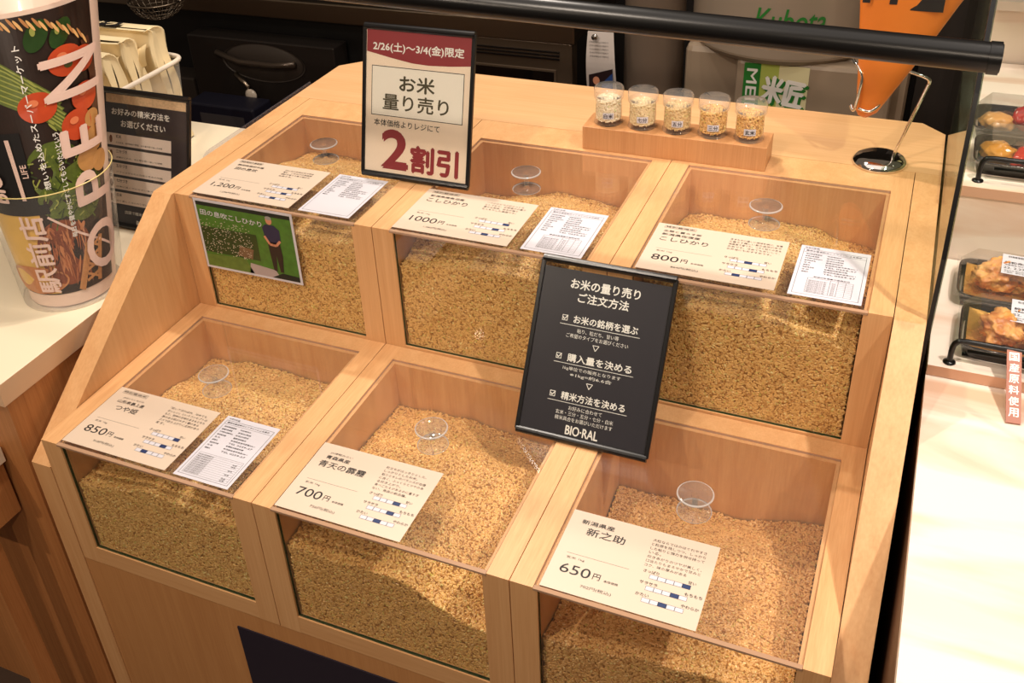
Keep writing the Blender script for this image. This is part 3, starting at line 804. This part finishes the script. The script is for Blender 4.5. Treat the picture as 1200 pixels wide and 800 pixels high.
for k in range(8): 
    pl([(-.75+.05*k, .99-.030*k), (.05+.05*k, .84-.026*k), (.62+.02*k, .70-.02*k)], .0085, AS, 3)
    pl([(-.75+.05*k, .994-.030*k), (.05+.05*k, .844-.026*k), (.62+.02*k, .704-.02*k)], .0022, HB2, 3.5)
    el(.35+.02*k, .77-.022*k, .05, .006, HB2, 4, -.3)
el(.50, .915, .15, .045, PE, 4, .15); el(.47, .93, .03, .014, HB2, 5); el(.78, .905, .15, .040, PE, 4, .15); el(.74, .915, .03, .012, HB2, 5)
BKT = plain('basket_dark', (80, 42, 22), .4, coat=.4, noise=.3, nscale=60)
pl([(1.12, .86), (1.22, .74), (1.20, .62), (1.05, .52)], .016, BKT, 4)
TM2 = plain('tomato_shine', (226, 128, 84), .3, coat=.5); STM = plain('tomato_stem', (70, 74, 30), .4)
for x, y, r_ in ((.80, .815, .24), (1.05, .80, .20), (.36, .690, .24), (1.02, .68, .22), (.84, .60, .24)):
    el(x, y, r_, r_*.21, TM, 5); el(x-r_*.2, y+r_*.07, r_*.28, r_*.05, TM2, 6)
el(.82, .80, .06, .010, STM, 6)
for x, y, r_ in ((1.10, .53, .20), (.95, .475, .2), (1.18, .45, .17), (1.10, .60, .14)): el(x, y, r_, r_*.21, PT, 5)
for k in range(16):
    t = k/15; x = .15+.95*t; y = .965-.10*t**2.2
    el(x, y+.004*(-1)**k, .045, .008, (BRD, plain('basket_light', (224, 176, 112), .4))[k % 2], 6, -.4)
# lower pictures
P.rect(-1.2, .05, .02, .345, OMU, 2, nx=14); el(.30, .19, .50, .115, GND, 3); el(-.45, .10, .7, .05, plain('sauce_orange', (190, 120, 66), .4, coat=.4, noise=.2), 4)
for k in range(70): 
    rr_ = random.Random(k); el(.30+rr_.uniform(-.40, .40), .19+rr_.uniform(-.085, .085), .05, .011, plain('crumb%d' % (k % 3), ((166, 92, 52), (120, 54, 28), (190, 120, 74))[k % 3], .4, coat=.4), 5, rr_.uniform(0, 3))
P.rect(-1.6, .36, .06, .62, plain('black_block', (20, 17, 18), .35, coat=.4), 4, nx=14); P.rect(-1.6, .335, .20, .37, plain('black_block', (20, 17, 18)), 4, nx=20)
WP = plain('pink_white_ink', (232, 200, 186), .35, coat=.3)
pl([(.45, .05), (.55, .10), (.72, .20)], .014, BRD, 6); pl([(.85, .06), (.92, .14), (.98, .21)], .010, BRD, 6)
for k in range(4): pl([(.58+.03*k, .075+.035*k), (.88+.02*k, .095+.035*k)], .005, BRD, 7); pl([(.88+.02*k, .070+.035*k), (.60+.03*k, .100+.035*k)], .004, BRD, 7)
pl([(.14, .325), (.6, .245), (1.32, .145)], .004, WP, 6)
for k in range(5): pl([(-.10-.012*k, .39), (-.10-.012*k, .60)], .0012, WP, 6)
# lettering, turned a quarter turn: local text (tx along height, ty to the left)
def rolltext(s, xc, y, h_ang, length, m_, bold=0, slant=0, div=.02):
    vs, fs = glyphs(s, bold)
    x0 = min(v[0] for v in vs); x1 = max(v[0] for v in vs); y0 = min(v[1] for v in vs); y1 = max(v[1] for v in vs)
    bm = bmesh.new(); bv = []
    for vx, vy in vs:
        ty = (vy-(y0+y1)/2)/(y1-y0); tx = (vx-x0)/(x1-x0)
        bv.append(bm.verts.new((xc-ty*h_ang, y+(tx+slant*ty)*length, 0)))
    for f in fs:
        try: bm.faces.new([bv[i] for i in f])
        except ValueError: pass
    for _ in range(3):
        es = [e for e in bm.edges if abs(e.verts[0].co.x-e.verts[1].co.x) > .14]
        if not es: break
        bmesh.ops.subdivide_edges(bm, edges=es, cuts=1); bmesh.ops.triangulate(bm, faces=bm.faces)
    bm.verts.index_update()
    vv = [(v.co.x, v.co.y) for v in bm.verts]; ff = [tuple(v.index for v in f.verts) for f in bm.faces]
    b = bold*.8
    for i_, (ox_, oy_) in enumerate(((-b*h_ang, 0), (b*h_ang, 0), (0, -b*h_ang*.2), (0, b*h_ang*.2)) if b > 0 else ((0, 0),)):
        P.put([(a+ox_, c+oy_) for a, c in vv], ff, m_, 9+.2*i_)
    bm.free()
rolltext('O', 1.03, .100, .70, .155, WP, .035); rolltext('P', .98, .335, .66, .105, WP, .035)
rolltext('E', .90, .510, .68, .085, WP, .035); rolltext('N', .87, .70, .80, .130, WP, .035)
rolltext('駅前店', -.14, .06, .42, .275, WP, .03)
rolltext('BIO·RAL', -.50, .385, .26, .24, WP, .05); rolltext('LIFE', 0.0, .47, .08, .045, WP, .03)
rolltext('毎日を健やかにすごしてもらいたいという', .50, .24, .085, .36, WHITEINK, .03); rolltext('想いを込めたスーパーマーケット', .26, .42, .085, .48, WHITEINK, .03)
rolltext('2.', -.42, .70, .36, .13, WP, .06, .1)
P.build('roll_print', root)
tag(root, 'tall printed paper roll with vegetables and big pale letters', 'printed roll')

# ------------------------------------------------------------------ basket of bags
root = empty('plastic_basket', (-.530, .410, -.1518))
m = MB()
def bask(u, v):
    a = 2*PI*u
    def sp(t): return math.copysign(abs(t)**.25, t)
    return ((.135+.016*v)*sp(math.cos(a)), (.115+.016*v)*sp(math.sin(a)), .193*v)
m.grid(bask, 64, 4); m.build('basket_wall', G_BASK, root, smooth=True)
m = MB(); m.box(-.13, .13, -.11, .11, 0, .002); m.build('basket_floor', G_BASK, root)
m = MB(); m.tube([Vector(bask(k/64, 1.0)) for k in range(65)], .0060, 8, caps=False); m.build('basket_rim', plain('cloudy_rim', (232, 218, 200), .3), root, smooth=True)
tag(root, 'cloudy plastic basket full of cream rice bags on the white counter', 'basket')
BAG = plain('cream_kraft_bag', (240, 220, 176), .55, noise=.07, nscale=18)
for k, (bx, by, hz, hw, lab) in enumerate(((-.487, .335, .262, .100, 'cream folded rice bag at the front of the basket, lowest of the three'),
                                   (-.500, .410, .272, .105, 'cream folded rice bag in the middle of the basket'),
                                   (-.490, .487, .278, .112, 'cream folded rice bag at the back of the basket, tallest of the three'))):
    root = empty('rice_bag', (bx, by, -.1485))
    m = MB(); dd = .030
    def sect(v, hz=hz, hw=hw, k=k):
        # body below, rolled top leaning to the viewer above
        if v < .8: t = v/.8; return (hz*.93*t, 0.0, dd*(1-.10*t))
        t = (v-.8)/.2; a = t*PI*.62
        return (hz*.93+math.sin(a)*.022, -.024*(1-math.cos(a)), dd*(.90-.55*t))
    def bag(u, v, hz=hz, hw=hw, k=k):
        z, y0, d_ = sect(v)
        a = 2*PI*u
        def sp(t, e=.30): return math.copysign(abs(t)**e, t)
        x = hw*(1-.12*max(0, v-.3))*sp(math.cos(a)); y = d_*sp(math.sin(a))+y0
        x += .003*math.sin(v*13+k); y += .003*math.sin(u*17+v*11+k)
        cr = math.cos(a)
        if cr > .6: x -= .018*(1-abs(math.sin(a)))*min(1, v*2)
        return (x, y, z)
    m.grid(bag, 64, 22)
    m.build('bag_body', BAG, root, smooth=True)
    m = MB()
    def flap(u, v, hw=hw, hz=hz): 
        a = -.4+2.6*v
        return (hw*.80-.055*u+.006*math.sin(v*3), -.044-.016*math.sin(a)-.002*u, hz*.80+.030*math.cos(a)-.028*u)
    m.grid(flap, 6, 10); m.build('curled_flap', BAG, root, smooth=True)
    fm = lambda x, y, l: (x, -.0315-.0006*l-.010*max(0, (y-.20)/.06), y)
    P = Print(fm, None); P.ell(.030, hz*.78, .010, .012, INK2, 1); P.ell(.030, hz*.78, .0088, .0108, BAG, 2); P.build('bag_emblem', root)
    P = Print(lambda x, y, l, hw=hw, hz=hz: (hw*.885-.022*(y/hz)+.0012*l, x, y), None)
    P.text('Slama', -.008, hz*.88, .018, INK, w=.095, bold=.04, rot=-PI/2); P.build('bag_print', root)
    P = Print(lambda x, y, l, hz=hz: (x, y, hz*.93+.0262+.0008*l), None)
    P.rect(-.080, -.044, .010, -.014, INK, 1); P.text('サラ', -.070, -.029, .020, BAG, w=.070, bold=.04, layer=2)
    P.build('top_print', root)
    tag(root, lab, 'bag', 'cream rice bags in the basket')

# ------------------------------------------------------------------ kitchen behind
DK = plain('dark_grey_metal', (48, 42, 38), .4, noise=.1, nscale=8)
root = empty('stainless_counter', (-.35, 1.6, FLZ))
m = MB(); m.box(-1.3, .69, -.30, .45, .925, .985); m.build('worktop', STEEL, root, bevel=.004)
m = MB(); m.box(-1.3, .34, -.24, .45, .30, .924); m.build('counter_base', plain('black_base', (22, 20, 19), .5), root)
tag(root, 'stainless steel worktop edge crossing the dark kitchen behind', 'counter')
root = empty('undercounter_unit', (-.70, 1.34, FLZ))
m = MB(); m.box(-.29, .27, -.08, .0, .30, .86); m.build('front_door', plain('black_door', (36, 31, 28), .35), root, bevel=.004)
m = MB(); m.lathe([(.0, 0), (.105, 0), (.112, -.004), (.118, 0)], 40); o = m.build('handle_recess', plain('recess', (58, 50, 44), .4), root, (0.0, -.083, .79), (PI/2, 0, 0), smooth=True); o.scale = (1.35, .55, 1)
m = MB(); m.tube([(-.17, -.095, .815), (-.08, -.10, .790), (.05, -.10, .790), (.13, -.095, .800)], .010, 10); m.build('door_handle', plain('handle_grey', (84, 72, 62), .3, metal=.6), root, smooth=True)
m = MB(); m.tube([(-.11, -.09, .745), (-.045, -.12, .715)], .008, 10); m.build('lever', STEEL, root, smooth=True)
m = MB(); m.lathe([(0, 0), (.020, 0), (.022, .006), (.014, .012), (0, .013)], 24); m.build('round_knob', plain('pale_knob', (200, 186, 170), .2), root, (-.04, -.118, .690), (PI/2, 0, 0), smooth=True)
tag(root, 'black undercounter door with recessed handle and pale round knob', 'cabinet')
root = empty('blue_crate', (-.80, 1.16, FLZ))
m = MB(); m.box(-.12, .14, -.05, .05, .30, .69); m.build('crate_body', plain('navy_plastic', (18, 18, 34), .5), root, bevel=.006)
m = MB(); m.box(-.07, .10, -.0515, -.0505, .44, .66); m.build('crate_label', plain('grey_label', (66, 62, 64), .5), root)
tag(root, 'navy blue crate with a grey label under the dark door', 'crate')
m = MB(); m.box(-.13, .11, -.15, .15, 0, .70); o = m.build('floor_box', plain('dark_brown_box', (52, 44, 38), .5), None, (-1.12, 1.42, FLZ), bevel=.006)
tag(o, 'dark brown box on the floor beyond the white counter', 'box')
# wire sieve
root = empty('wire_sieve', (-1.00, 1.17, -.050))
m = MB()
for k in range(12):
    a = PI*k/12; m.tube([(.085*math.cos(t)*math.cos(a), .085*math.cos(t)*math.sin(a), -.06*math.sin(t)) for t in [PI*j/14 for j in range(15)]], .0012, 5)
for t in (.25, .5, .75, 1.0, 1.25): m.tube([(.085*math.cos(t)*math.cos(a), .085*math.cos(t)*math.sin(a), -.06*math.sin(t)) for a in [2*PI*k/24 for k in range(25)]], .0012, 5)
m.build('mesh_bowl', STEEL, root, smooth=True)
m = MB(); m.tube([(.087*math.cos(a), .087*math.sin(a), 0) for a in [2*PI*k/32 for k in range(33)]], .004, 8); m.tube([(0, .087, 0), (0, .24, .03)], .004, 8); m.build('rim_and_handle', STEEL, root, smooth=True)
tag(root, 'round wire mesh sieve at the top left, above the cream bags', 'sieve')
# oven
root = empty('oven', (.165, 1.34, FLZ))
m = MB(); m.box(-.165, .165, -.03, .018, .45, .924); m.build('oven_body', plain('bronze_metal', (92, 78, 64), .35, metal=.5), root, bevel=.004)
for k in range(3):
    m = MB(); m.box(-.15, .128, -.0345, -.0305, .898-.010*k-.0035, .898-.010*k+.0005); m.build('vent_slat', BLACK, root)
m = MB(); m.box(-.15, .118, -.036, -.0305, .70, .845); m.build('door_frame', plain('bronze_frame', (110, 94, 78), .3, metal=.5), root, bevel=.002)
m = MB(); m.box(-.145, .112, -.0375, -.0362, .70, .838); m.build('dark_window', plain('black_glass', (12, 11, 11), .05, coat=.5), root)
m = MB(); m.box(.0, .006, -.0385, -.0377, .802, .808); m.build('green_light', plain('green_led', (60, 230, 60), .5, emis=2), root)
tag(root, 'bronze coloured oven with vent slots and a dark window in the kitchen', 'oven')
# hanging paper tag
root = empty('hanging_leaflet', (.432, 1.27, -.240), (0, -.03, -.05))
m = MB(); m.grid(lambda u, v: ((u-.5)*(.088-.014*v*v), -.008*math.sin(v*3), .172*v), 8, 10); m.build('leaflet', plain('leaflet_grey', (206, 196, 190), .5), root)
P = Print(lambda x, y, l: (x, -.010-.0004*l, y), None)
for k in range(5): P.text('お米の保存は冷暗所で', -.030, .145-.010*k, .005, INK2, w=.055)
P.poly([(-.034, .005), (.036, .005), (.036, .072), (-.034, .050)], plain('dark_photo2', (40, 26, 28), .4), 1); P.poly([(.0, .005), (.036, .005), (.036, .060), (.006, .030)], plain('blue_photo', (40, 70, 130), .4), 2); P.ell(-.012, .035, .010, .012, SK, 3)
P.build('leaflet_print', root)
m = MB(); m.lathe([(0, 0), (.009, 0), (.009, .006), (0, .008)], 16); m.build('magnet', CHROME, root, (-.012, -.012, .160), (PI/2, 0, 0), smooth=True)
tag(root, 'pale paper leaflet with a photo hanging beside the oven', 'leaflet')
# rice milling machine
BG = plain('beige_grey_paint', (150, 132, 112), .45, noise=.05, nscale=4); BG2 = plain('grey_paint', (120, 104, 92), .4)
root = empty('rice_mill', (.93, 1.55, FLZ))
m = MB(); m.box(-.280, .29, -.24, .30, 0, .955); m.build('mill_body', BG, root, bevel=.02)
m = MB(); m.lathe([(0, .945), (.235, .945), (.25, .96), (.25, 1.35), (0, 1.36)], 56, (-.04, -.08, 0)); autosmooth(m.build('hopper_drum', BG, root))
m = MB(); m.lathe([(.2515, .965), (.2515, 1.12)], 56, (-.04, -.08, 0)); m.build('drum_band', plain('silver_band', (170, 154, 136), .3, metal=.3), root, smooth=True)
m = MB(); m.box(-.13, .255, -.30, -.24, .30, .948); m.build('front_cover', BG, root, bevel=.012)
P = Print(lambda x, y, l: (x, -.3005-.0006*l, y), None)
GR = plain('leaf_green', (40, 120, 48), .4, coat=.2); GL = plain('pale_green', (176, 190, 92), .4, coat=.2); GW = plain('cream_green', (222, 214, 170), .4)
P.rect(-.108, .66, .055, .940, GL, 1); P.rect(-.02, .66, .055, .940, GW, 1.5); P.rect(-.108, .66, -.066, .940, GR, 2)
P.text('MEIHAN', -.087, .815, .026, WHITEINK, w=.22, align='c', rot=-PI/2, bold=.03, layer=3)
P.text('米匠', -.006+.007, .870-.006, .072, GR, w=.105, align='c', bold=.05, layer=3, rot=-.12); P.text('米匠', -.006, .870, .072, WHITEINK, w=.105, align='c', bold=.05, layer=4, rot=-.12)
P.build('green_sticker', root, 'green sticker with white brush lettering')
def drum(x, y, l): a = -PI/2+x/.252; r = .2525+.0006*l; return (-.04+r*math.cos(a), -.08+r*math.sin(a), y)
P = Print(drum, None); P.text('Kubota', .04, 1.065, .058, GR, w=.17, align='c', bold=.01, slant=.15, div=.03)
P.build('green_lettering', root)
tag(root, 'beige grey rice milling machine with round hopper and green sticker', 'machine')
root = empty('grey_silo', (.538, 1.42, FLZ))
m = MB(); m.lathe([(0, 0), (.082, 0), (.084, .01), (.084, 1.30), (0, 1.31)], 40); autosmooth(m.build('silo_tube', plain('silo_grey', (128, 112, 98), .35, metal=.3, noise=.06, nscale=5), root))
m = MB(); m.lathe([(.085, .72), (.10, .725), (.104, .735), (.10, .745), (.085, .75)], 40); m.build('silo_collar', plain('pale_ring', (196, 186, 176), .4), root, smooth=True)
m = MB(); m.tube(crv([(.06, -.09, .72), (.085, -.12, .745), (.098, -.13, .72), (.10, -.13, .60)]), .010, 10); m.build('hose', BLACK, root, smooth=True)
tag(root, 'grey upright metal cylinder between the leaflet and the milling machine', 'machine')
m = MB(); m.box(-.16, .16, -.25, .25, 0, 1.4); o = m.build('dark_backdrop', plain('dark_backdrop', (34, 28, 24), .6), None, (1.395, 1.60, FLZ))  # block added to fill an area that is only a dark reflection
tag(o, 'added dark tall cupboard behind the cone stand', 'backdrop')

# ------------------------------------------------------------------ food counter at the right
def marble(name):
    m, nt, p = nmat(name); N = nt.nodes; L = nt.links
    tc = N.new('ShaderNodeTexCoord'); mu = N.new('ShaderNodeVectorMath'); mu.operation = 'MULTIPLY'; mu.inputs[1].default_value = (1.6, 9, 9)
    n = N.new('ShaderNodeTexNoise'); n.inputs['Scale'].default_value = 1; n.inputs['Detail'].default_value = 6; n.inputs['Distortion'].default_value = .8
    cr = N.new('ShaderNodeValToRGB'); cr.color_ramp.elements[0].position = .34; cr.color_ramp.elements[0].color = srgb(216, 178, 150); cr.color_ramp.elements[1].position = .52; cr.color_ramp.elements[1].color = srgb(240, 224, 208)
    L.new(tc.outputs['Object'], mu.inputs[0]); L.new(mu.outputs[0], n.inputs['Vector']); L.new(n.outputs['Fac'], cr.inputs[0]); L.new(cr.outputs[0], p.inputs['Base Color'])
    p.inputs['Roughness'].default_value = .4
    return m
MARB = marble('pale_wood_laminate'); LIP = plain('lip_brown', (206, 160, 130), .5)
root = empty('food_counter', (1.9, 0, FLZ))
X0 = -.582
def deck(name, y0, y1, z):
    m = MB(); m.box(X0, .8, y0, y1, z-FLZ-.018, z-FLZ); m.m = [0, 0, 1, 0, 0, 0]; m.build(name, [MARB, LIP], root)
deck('lower_deck', -1.2, .0295, -.108); deck('middle_deck', .030, .3495, -.090); deck('upper_deck', .350, .95, .048)
m = MB(); m.box(X0+.002, .8, -1.19, .0, 0, -FLZ-.127); m.build('counter_body', plain('dark_wood_side', (96, 62, 38), .5), root)
m = MB(); m.box(X0+.002, .8, .0305, .34, 0, -FLZ-.109); m.build('middle_riser', plain('dark_wood_side', (96, 62, 38)), root)
m = MB(); m.box(X0+.002, .8, .352, .94, 0, -FLZ+.029); m.build('upper_riser', MARB, root)
m = MB(); m.box(X0+.02, .8, .955, 1.3, 0, -FLZ+.17); m.build('back_riser', MARB, root)
m = MB(); m.box(X0+.02, .8, .90, 1.3, -FLZ+.172, -FLZ+.19); m.build('back_shelf', plain('pale_shelf', (226, 206, 192), .5), root)
m = MB(); m.tube([(-.53, 1.0, -FLZ+.20), (-.53, 1.0, -FLZ+.50)], .009, 12); m.lathe([(0, 0), (.016, 0), (.016, .006), (0, .008)], 16, (-.53, 1.0, -FLZ+.19)); m.build('shelf_post', BLKMET, root, smooth=True)
tag(root, 'stepped pale food counter to the right of the rice cabinet', 'counter')

# shelf board standing card
m = MB(); m.box(0, .12, 0, .003, 0, .10); o = m.build('cream_notice', plain('cream_notice', (244, 220, 178), .5), None, (1.377, .86, .2405), (-.2, .0, .0))
tag(o, 'cream notice standing on the shelf at the top right corner', 'notice')

def wire_fence(x, y, z, hgt, label):
    root = empty('wire_fence', (x, y, z))
    m = MB(); m.tube(crv([(0, 0, .002), (0, 0, hgt-.014), (.004, 0, hgt-.004), (.014, 0, hgt), (.06, 0, hgt), (.30, 0, hgt), (.5, 0, hgt)], 5), .0042, 10); m.build('rail_wire', BLKMET, root, smooth=True)
    m = MB(); m.lathe([(0, 0), (.009, 0), (.0085, .002), (.004, .004), (0, .004)], 20); m.build('foot', BLKMET, root, smooth=True)
    m = MB(); m.tube([(.02, .004, hgt*.55), (.5, .004, hgt*.55)], .003, 8); m.build('lower_wire', BLKMET, root, smooth=True)
    tag(root, label, 'rail', 'black wire rails in front of the food trays')
wire_fence(1.346, .046, -.090, .040, 'black wire rail in front of the fried chicken trays')
wire_fence(1.353, .375, .048, .042, 'black wire rail in front of the grilled vegetable trays')

FLAPM = thin_glass('tray_plastic', (.95, .94, .93, 1), gain=1.5, haze=.03)
CHK = None
def chicken_mat():
    m, nt, p = nmat('fried_chicken'); N = nt.nodes; L = nt.links
    tc = N.new('ShaderNodeTexCoord'); n = N.new('ShaderNodeTexNoise'); n.inputs['Scale'].default_value = 45; n.inputs['Detail'].default_value = 5
    cr = N.new('ShaderNodeValToRGB'); cr.color_ramp.elements[0].position = .35; cr.color_ramp.elements[0].color = srgb(184, 100, 34); cr.color_ramp.elements[1].position = .65; cr.color_ramp.elements[1].color = srgb(238, 180, 104)
    L.new(tc.outputs['Object'], n.inputs['Vector']); L.new(n.outputs['Fac'], cr.inputs[0]); L.new(cr.outputs[0], p.inputs['Base Color'])
    b = N.new('ShaderNodeBump'); b.inputs['Strength'].default_value = .6; b.inputs['Distance'].default_value = .003; L.new(n.outputs['Fac'], b.inputs['Height']); L.new(b.outputs[0], p.inputs['Normal'])
    p.inputs['Roughness'].default_value = .4
    return m
CHK = chicken_mat()
from mathutils import noise as mnoise
def lump(name, loc, r, mat, label, cat, group, sc=(1, 1, 1), amp=.25, freq=2.2, seed=0, rot=(0, 0, 0), sub=4):
    bm = bmesh.new(); bmesh.ops.create_icosphere(bm, subdivisions=sub, radius=1)
    for v in bm.verts:
        d = mnoise.fractal(v.co*freq+Vector((seed*7.1, seed*3.3, 0)), 1.0, 2.0, 4)
        v.co *= 1+amp*d
    for v in bm.verts: v.co = Vector((v.co.x*sc[0]*r, v.co.y*sc[1]*r, v.co.z*sc[2]*r))
    zmin = min(v.co.z for v in bm.verts)
    me = bpy.data.meshes.new(name); bm.to_mesh(me); bm.free()
    me.materials.append(mat); me.polygons.foreach_set('use_smooth', [True]*len(me.polygons))
    o = bpy.data.objects.new(name, me); COL.objects.link(o); o.location = (loc[0], loc[1], loc[2]-zmin*.96); o.rotation_euler = rot
    tag(o, label, cat, group)
    return o
def tray(x, y, z, w, d, label, liner, rotz=0, group='clear lidded food trays', flap=1):
    root = empty('food_tray', (x, y, z+.0008), (0, 0, rotz))
    m = MB()
    def side(u, v):
        a = 2*PI*u
        def sp(t): return math.copysign(abs(t)**.28, t)
        return (w/2+(w/2-.006+.006*v)*sp(math.cos(a)), d/2+(d/2-.006+.006*v)*sp(math.sin(a)), .022*v)
    m.grid(side, 56, 2); m.box(.008, w-.008, .008, d-.008, .0, .0015); m.build('tray_base', plain('black_tray', (24, 18, 16), .2, coat=.4), root, smooth=False)
    m = MB(); m.tube([Vector(side(k/56, 1)) for k in range(57)], .0018, 6, caps=False); m.build('tray_rim', plain('tray_rim', (40, 32, 28), .15, coat=.6), root, smooth=True)
    # clear lid: a shallow tent over the food
    m = MB(); hz = .052
    vs = [(0, 0, .022), (w, 0, .022), (w, d, .022), (0, d, .022), (.022, .016, hz), (w-.01, .016, hz), (w-.01, d-.016, hz), (.022, d-.016, hz)]
    m.add(vs, [(0, 1, 5, 4), (1, 2, 6, 5), (2, 3, 7, 6), (3, 0, 4, 7), (4, 5, 6, 7)]); m.build('clear_lid', FLAPM, root)
    m = MB(); m.add([(-.005, -.005, .0225), (w+.005, -.005, .0225), (w+.005, d+.005, .0225), (-.005, d+.005, .0225), (.002, .002, .0225), (w-.002, .002, .0225), (w-.002, d-.002, .0225), (.002, d-.002, .0225)],
             [(0, 1, 5, 4), (1, 2, 6, 5), (2, 3, 7, 6), (3, 0, 4, 7)]); m.build('lid_flange', FLAPM, root)
    if liner:
        m = MB(); m.grid(lambda u, v: (.010+(w-.02)*u, .010+(d-.02)*v, .006+.008*abs(2*v-1)**3+.006*abs(2*u-1)**3+.0015*math.sin(u*40)*math.sin(v*31)), 24, 18)
        m.build('gold_liner', plain('gold_foil', (226, 172, 84), .22, metal=.7), root, smooth=True)
    tag(root, label, 'tray', group)
    return root
def price_sticker(x, y, z, rotz, label, tilt=.0):
    root = empty('price_label', (x, y, z), (tilt, 0, rotz))
    m = MB(); m.box(0, .085, 0, .062, 0, .0004); m.build('sticker', PAPER, root)
    P = Print(lambda a, b, l: (a, b, .0004+.0001*l), None)
    rr_ = random.Random(1); xx = .008
    while xx < .05: wd = rr_.choice((.0004, .0008, .0012)); P.rect(xx, .052, xx+wd, .058, INK, 1); xx += wd+rr_.choice((.0005, .0009))
    P.text('純和赤鶏の唐揚げ', .004, .036, .0072, INK, w=.070, bold=.03); P.text('消費期限 加工日 保存方法', .004, .028, .0036, INK, w=.05, bold=.02)
    P.text('22. 2.27', .003, .019, .006, INK, w=.030, bold=.02); P.text('原材料名 鶏肉(国産)、しょうゆ、でん粉', .004, .010, .0034, INK, w=.065, bold=.01); P.text('小麦粉、植物油脂、食塩、香辛料', .004, .005, .0034, INK, w=.06, bold=.01)
    P.build('lettering', root); tag(root, label, 'label', 'white price labels on the chicken trays')
ZM = -.0892; ZU = .0488
tray(1.3535, .058, ZM, .17, .125, 'black tray of fried chicken with clear lid, nearer of the two', True, -.03)
tray(1.3470, .200, ZM, .17, .120, 'black tray of fried chicken with clear lid, farther of the two', True, -.03)
tray(1.342, .395, ZU, .19, .120, 'black tray of grilled vegetables with clear lid, nearer of the two', False, -.02)
tray(1.340, .535, ZU, .19, .120, 'black tray of grilled vegetables with clear lid, farther of the two', False, -.02)
for k, (x, y, r, lab) in enumerate(((1.412, .112, .029, 'rough golden fried chicken piece in the nearer chicken tray'), (1.468, .118, .028, 'fried chicken piece at the right end of the nearer chicken tray'),
                        (1.402, .262, .029, 'rough golden fried chicken piece in the farther chicken tray'), (1.462, .268, .027, 'fried chicken piece at the right end of the farther chicken tray'))):
    lump('fried_chicken', (x, y, ZM+.010), r, CHK, lab, 'fried chicken', 'pieces of fried chicken in trays', (1.05, 1.2, .68), .36, 1.9, k+1, (0, 0, k), 5)
price_sticker(1.416, .100, -.0365, -.06, 'white price label on the nearer chicken tray'); price_sticker(1.404, .235, -.0365, -.06, 'white price label on the farther chicken tray')
YP = plain('yellow_pepper', (204, 140, 40), .2, coat=.7, noise=.25, nscale=30); RT = plain('glazed_red_pepper', (190, 50, 24), .2, coat=.8, noise=.2, nscale=30); ON = plain('roast_onion', (206, 150, 84), .25, coat=.6, noise=.25, nscale=40); TT = plain('cherry_tomato', (170, 30, 20), .12, coat=.8)
DKV = plain('dark_glaze', (70, 34, 20), .15, coat=.7, noise=.3)
veg = [((1.385, .450), .024, YP, (1.2, 1, .7), 'glazed yellow pepper in the nearer vegetable tray', 'pepper'), ((1.425, .440), .021, RT, (.8, 1.7, .8), 'glazed red pepper strip in the nearer vegetable tray', 'pepper'),
       ((1.462, .452), .020, RT, (.8, 1.6, .8), 'second red pepper strip from the left in the nearer vegetable tray', 'pepper'), ((1.430, .490), .015, DKV, (1.5, .8, .7), 'dark glazed vegetable piece behind the red pepper strips', 'vegetable'), ((1.500, .455), .020, TT, (1, 1, .9), 'red tomato at the right of the nearer vegetable tray', 'tomato'),
       ((1.385, .585), .023, ON, (1.2, 1, .7), 'roasted onion piece in the farther vegetable tray', 'onion'), ((1.428, .590), .024, TT, (1, 1, .95), 'round red tomato in the farther vegetable tray', 'tomato'), ((1.400, .620), .015, DKV, (1.3, .9, .7), 'dark glazed vegetable piece in the farther vegetable tray', 'vegetable'), ((1.480, .592), .023, RT, (1.2, 1, .8), 'glazed red pepper in the farther vegetable tray', 'pepper')]
for k, ((x, y), r, mt, sc, lab, cat) in enumerate(veg):
    lump('grilled_'+cat if cat in ('pepper', 'tomato', 'onion') else 'grilled_vegetable', (x-.006, y, ZU+.003), r, mt, lab, cat, 'grilled vegetables in trays', sc, .22, 2.0, k+11, (0, 0, -.4), 4)
# small red-brown strip sign
root = empty('strip_sign', (1.4325, -.047, -.1072), (.56, 0, .10))
m = MB(); m.box(-.0095, .0095, 0, .108, .0002, .0022); m.build('strip', plain('red_brown', (158, 84, 50), .45), root)
P = Print(lambda x, y, l: (x, y, .0022+.00012*l), None)
for k, ch in enumerate('国産原料使用'): P.text(ch, 0, .098-.0165*k, .0125, WHITEINK, w=.0125, align='c', bold=.03)
P.build('lettering', root); tag(root, 'narrow red brown strip sign with white characters on the food counter', 'sign')
